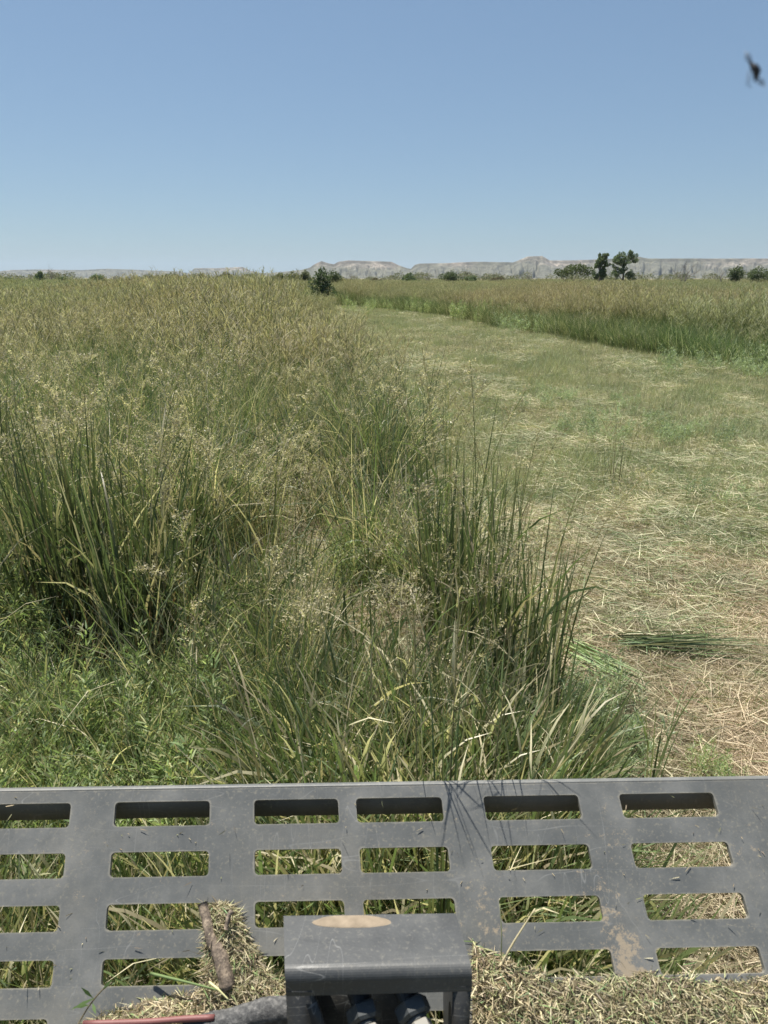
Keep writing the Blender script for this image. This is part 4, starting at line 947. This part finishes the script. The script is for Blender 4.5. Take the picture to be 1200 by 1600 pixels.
def spline_pts(P, n):
    P = np.array(P); t = np.linspace(0, len(P) - 1, n); return np.stack([np.interp(t, np.arange(len(P)), P[:, j]) for j in range(3)], 1)
mb = MB(); pts = spline_pts([pl(316, 1411, .02), pl(324, 1440, .022), pl(330, 1466, .024), pl(343, 1490, .026), pl(350, 1515, .026), pl(356, 1545, .026)], 22) + rng.normal(0, .0007, (22, 3))
mb.tube(pts, np.interp(np.arange(22), [0, 3, 8, 13, 21], [.0085, .009, .0098, .0125, .014]), (.3, .2, .15), n=14, jitter=.07)
tag(mb.build('stick', M_stick, smooth=True), 'thick broken stick with peeling bark lying up the plate left of the bracket', 'stick')
mb = MB(); pts = spline_pts([pl(353, 1452, .03), pl(357, 1432, .033), pl(362, 1423, .034)], 8); mb.tube(pts, .0045, (.3, .2, .15), n=8, jitter=.15)
tag(mb.build('twig', M_stick), 'short brown twig end poking up beside the thick stick', 'twig')
# hose along the bottom edge, red rod on top of it
mb = MB(); pts = spline_pts([pl(290, 1612, .035), pl(345, 1600, .04), pl(385, 1590, .045), pl(412, 1580, .05), pl(470, 1576, .05)], 34); mb.tube(pts, .021, (.1, .1, .1), n=14, jitter=.05)
tag(mb.build('hose', M_hose, smooth=True), 'frayed black sleeved hose running into the left side of the bracket', 'hose')
M_red, nt, bs, out = newmat('faded_red_paint'); n = N_(nt, 'ShaderNodeTexNoise'); n.inputs['Scale'].default_value = 90; r = ramp(nt, [(.35, (.11, .035, .032)), (.65, (.22, .085, .08))], n.outputs[0]); nt.links.new(r.outputs[0], bs.inputs['Base Color']); bs.inputs['Roughness'].default_value = .6
mb = MB(); mb.tube(spline_pts([pl(130, 1600, .055), pl(230, 1597, .055), pl(290, 1592, .056), pl(335, 1590, .056)], 12), .0052, (.4, .1, .1), n=10)
tag(mb.build('red_rod', M_red, smooth=True), 'thin faded red rod lying across the hay at the bottom left', 'rod')
# single stalks lying or standing on the plate
def stalk(name, P, w_, c, label, cat='stalk', mat=None):
    mb = MB(); pts = spline_pts(P, 14); mb.tube(pts, np.linspace(w_, w_ * .5, 14), c, n=6); return tag(mb.build(name, mat or M_straw, smooth=True), label, cat)
stalk('straw', [pl(782, 1508, .012), pl(805, 1468, .035), pl(836, 1420, .06)], .0026, (.50, .42, .27), 'pale straw sticking up from the hay over the third slot row', 'straw')
stalk('straw', [pl(783, 1500, .012), pl(784, 1460, .04), pl(781, 1412, .055)], .0013, (.25, .26, .13), 'thin green straw standing beside the pale straw', 'straw')
stalk('grass_stalk', [pl(235, 1521, .012), pl(290, 1534, .03), pl(345, 1548, .036)], .0028, (.16, .22, .08), 'thick green stalk lying across the fourth slot row left of the stick', 'stalk')
stalk('grass_stalk', [pl(326, 1534, .045), pl(340, 1545, .05), pl(357, 1562, .046)], .0024, (.55, .50, .28), 'short yellow split stalk lying at the foot of the stick', 'stalk')
mb = MB(); mb.tube(spline_pts([pl(122, 1600, .01), pl(140, 1570, .02), pl(158, 1548, .025), pl(175, 1535, .025)], 8), .0015, (.14, .12, .08), n=5)
b = np.array([pl(150, 1558, .022), pl(152, 1556, .022), pl(145, 1566, .02), pl(160, 1546, .025)]); 
for p, e in ((pl(150, 1558, .022), pl(110, 1578, .035)), (pl(146, 1560, .022), pl(126, 1542, .04)), (pl(144, 1566, .02), pl(150, 1585, .03)), (pl(160, 1546, .025), pl(176, 1530, .04)), (pl(140, 1570, .02), pl(114, 1574, .03))):
    d = e - p; s_ = np.cross(d, NRM); s_ /= np.linalg.norm(s_); s_ *= .003; mb.add([p, p + d * .5 - s_, e, p + d * .5 + s_], [[0, 1, 2, 3]], (.09, .14, .05))
tag(mb.build('leafy_twig', M_weed), 'small twig with narrow green leaves lying on the plate at bottom left', 'twig')
# tall bent stems that hang over the top edge and shade the plate
root = empty('overhanging_grass', tuple(gnd(690, 1400))); root.location.z = 0
mb = MB(); c = np.array([fp(uv(700, 1225)[0], v1)[0], fp(0, v1)[1] + .07, 0.0])
base = c + rng.normal(0, .02, (9, 3)) * [1, .5, 0]; az = rng.uniform(0, 6.28, 9)
mb.blades(base, rng.uniform(.3, 2.8, 9), rng.uniform(.95, 1.3, 9), rng.uniform(0, .06, 9), rng.uniform(.05, .22, 9), .010, 7, pick(GREENS, 9) * .8); mb.build('leaves', M_blade, root)
mb = MB()
for dx, hh, hx in ((-.03, 1.34, -.04), (.0, 1.38, .02), (.04, 1.3, .09)):
    p0 = c + np.array([dx, .0, 0]); p1 = p0 + np.array([hx, .03, hh]); mb.tube([p0, p0 * .45 + p1 * .55, p1], [.003, .002, .001], (.12, .12, .06), n=5)
    for k in range(22):
        t = rng.uniform(.78, 1); p = p0 + (p1 - p0) * t; a = rng.uniform(0, 6.28)
        mb.blades([p], [a], [.12 * (1.25 - t)  + .07], [rng.uniform(.5, 1.1)], [.7], [.0028], 3, (.13, .12, .07))
mb.build('seed_heads', M_head, root)
tag(root, 'stems rising against the top edge of the plate, casting the feathery shadow on it', 'grass clump', 'tall clumps of grass close to the steel plate')

# ------------------------------------------------------------------ dead insect close to the camera, on the machine's window line
M_bug, nt, bs, out = newmat('insect_body'); bs.inputs['Base Color'].default_value = (.012, .010, .012, 1); bs.inputs['Roughness'].default_value = .5
M_wing, nt, bs, out = newmat('insect_wing'); bs.inputs['Base Color'].default_value = (.10, .10, .11, 1); bs.inputs['Roughness'].default_value = .4; bs.inputs['Alpha'].default_value = .35
DI = .30; ic = at(1179, 112, DI); root = empty('insect', tuple(ic)); k_ = 1.25 * DI / F
def ip(x, y, z=0): return ic + c2w(((x - 1179) * k_, (y - 112) * k_, z * k_))
mb = MB(); mb.tube([ip(1172, 98), ip(1175, 103), ip(1178, 108, -2), ip(1181, 113, -2), ip(1181, 119), ip(1179, 125)], np.array([1, 2.4, 4.6, 4.8, 3, .8]) * k_, (.05,) * 3, n=12); mb.build('body', M_bug, root, smooth=True)
for a, b2 in (((1180, 116), (1191, 133)), ((1176, 106), (1166, 88))):
    mb = MB(); a = ip(*a); b2 = ip(*b2, -3); d = b2 - a; s_ = np.cross(d, ray(600, 300)); s_ /= np.linalg.norm(s_); s_ *= 4.2 * k_; th = ray(600, 300) * .0002
    V = [a - s_ * .3, a + d * .6 - s_, b2, a + d * .6 + s_]; V = V + [v + th for v in V]; mb.add(V, [[0, 1, 2, 3], [4, 7, 6, 5], [0, 4, 5, 1], [1, 5, 6, 2], [2, 6, 7, 3], [3, 7, 4, 0]], (.1,) * 3); mb.build('wing', M_wing, root)
mb = MB()
for k in range(5): mb.tube([ip(1178, 106 + 3 * k), ip(1173 - k, 109 + 4 * k, 3), ip(1172 + k, 116 + 4 * k, 1)], .35 * k_, (.05,) * 3, n=5)
mb.build('legs', M_bug, root)
tag(root, 'small dark out-of-focus insect hanging close by in the upper right of the sky', 'insect')

# ------------------------------------------------------------------ air between here and the hills
me = bpy.data.meshes.new('haze'); bm = bmesh.new(); bmesh.ops.create_cube(bm, size=1)
for v in bm.verts: v.co = (v.co.x * 24000, 5200 + v.co.y * 11000, (-1.5 if v.co.z < 0 else 200.0))
bm.to_mesh(me); bm.free(); hz_o = bpy.data.objects.new('haze', me); COL.objects.link(hz_o)
hm = bpy.data.materials.new('thin_air'); hm.use_nodes = True; nt = hm.node_tree; nt.nodes.clear(); o_ = nt.nodes.new('ShaderNodeOutputMaterial'); v_ = nt.nodes.new('ShaderNodeVolumePrincipled')
v_.inputs['Color'].default_value = (.55, .68, .85, 1); v_.inputs['Density'].default_value = .00007; v_.inputs['Anisotropy'].default_value = .2
nt.links.new(v_.outputs[0], o_.inputs['Volume']); me.materials.append(hm); tag(hz_o, 'thin blue air in front of the hills', 'haze', kind='stuff')
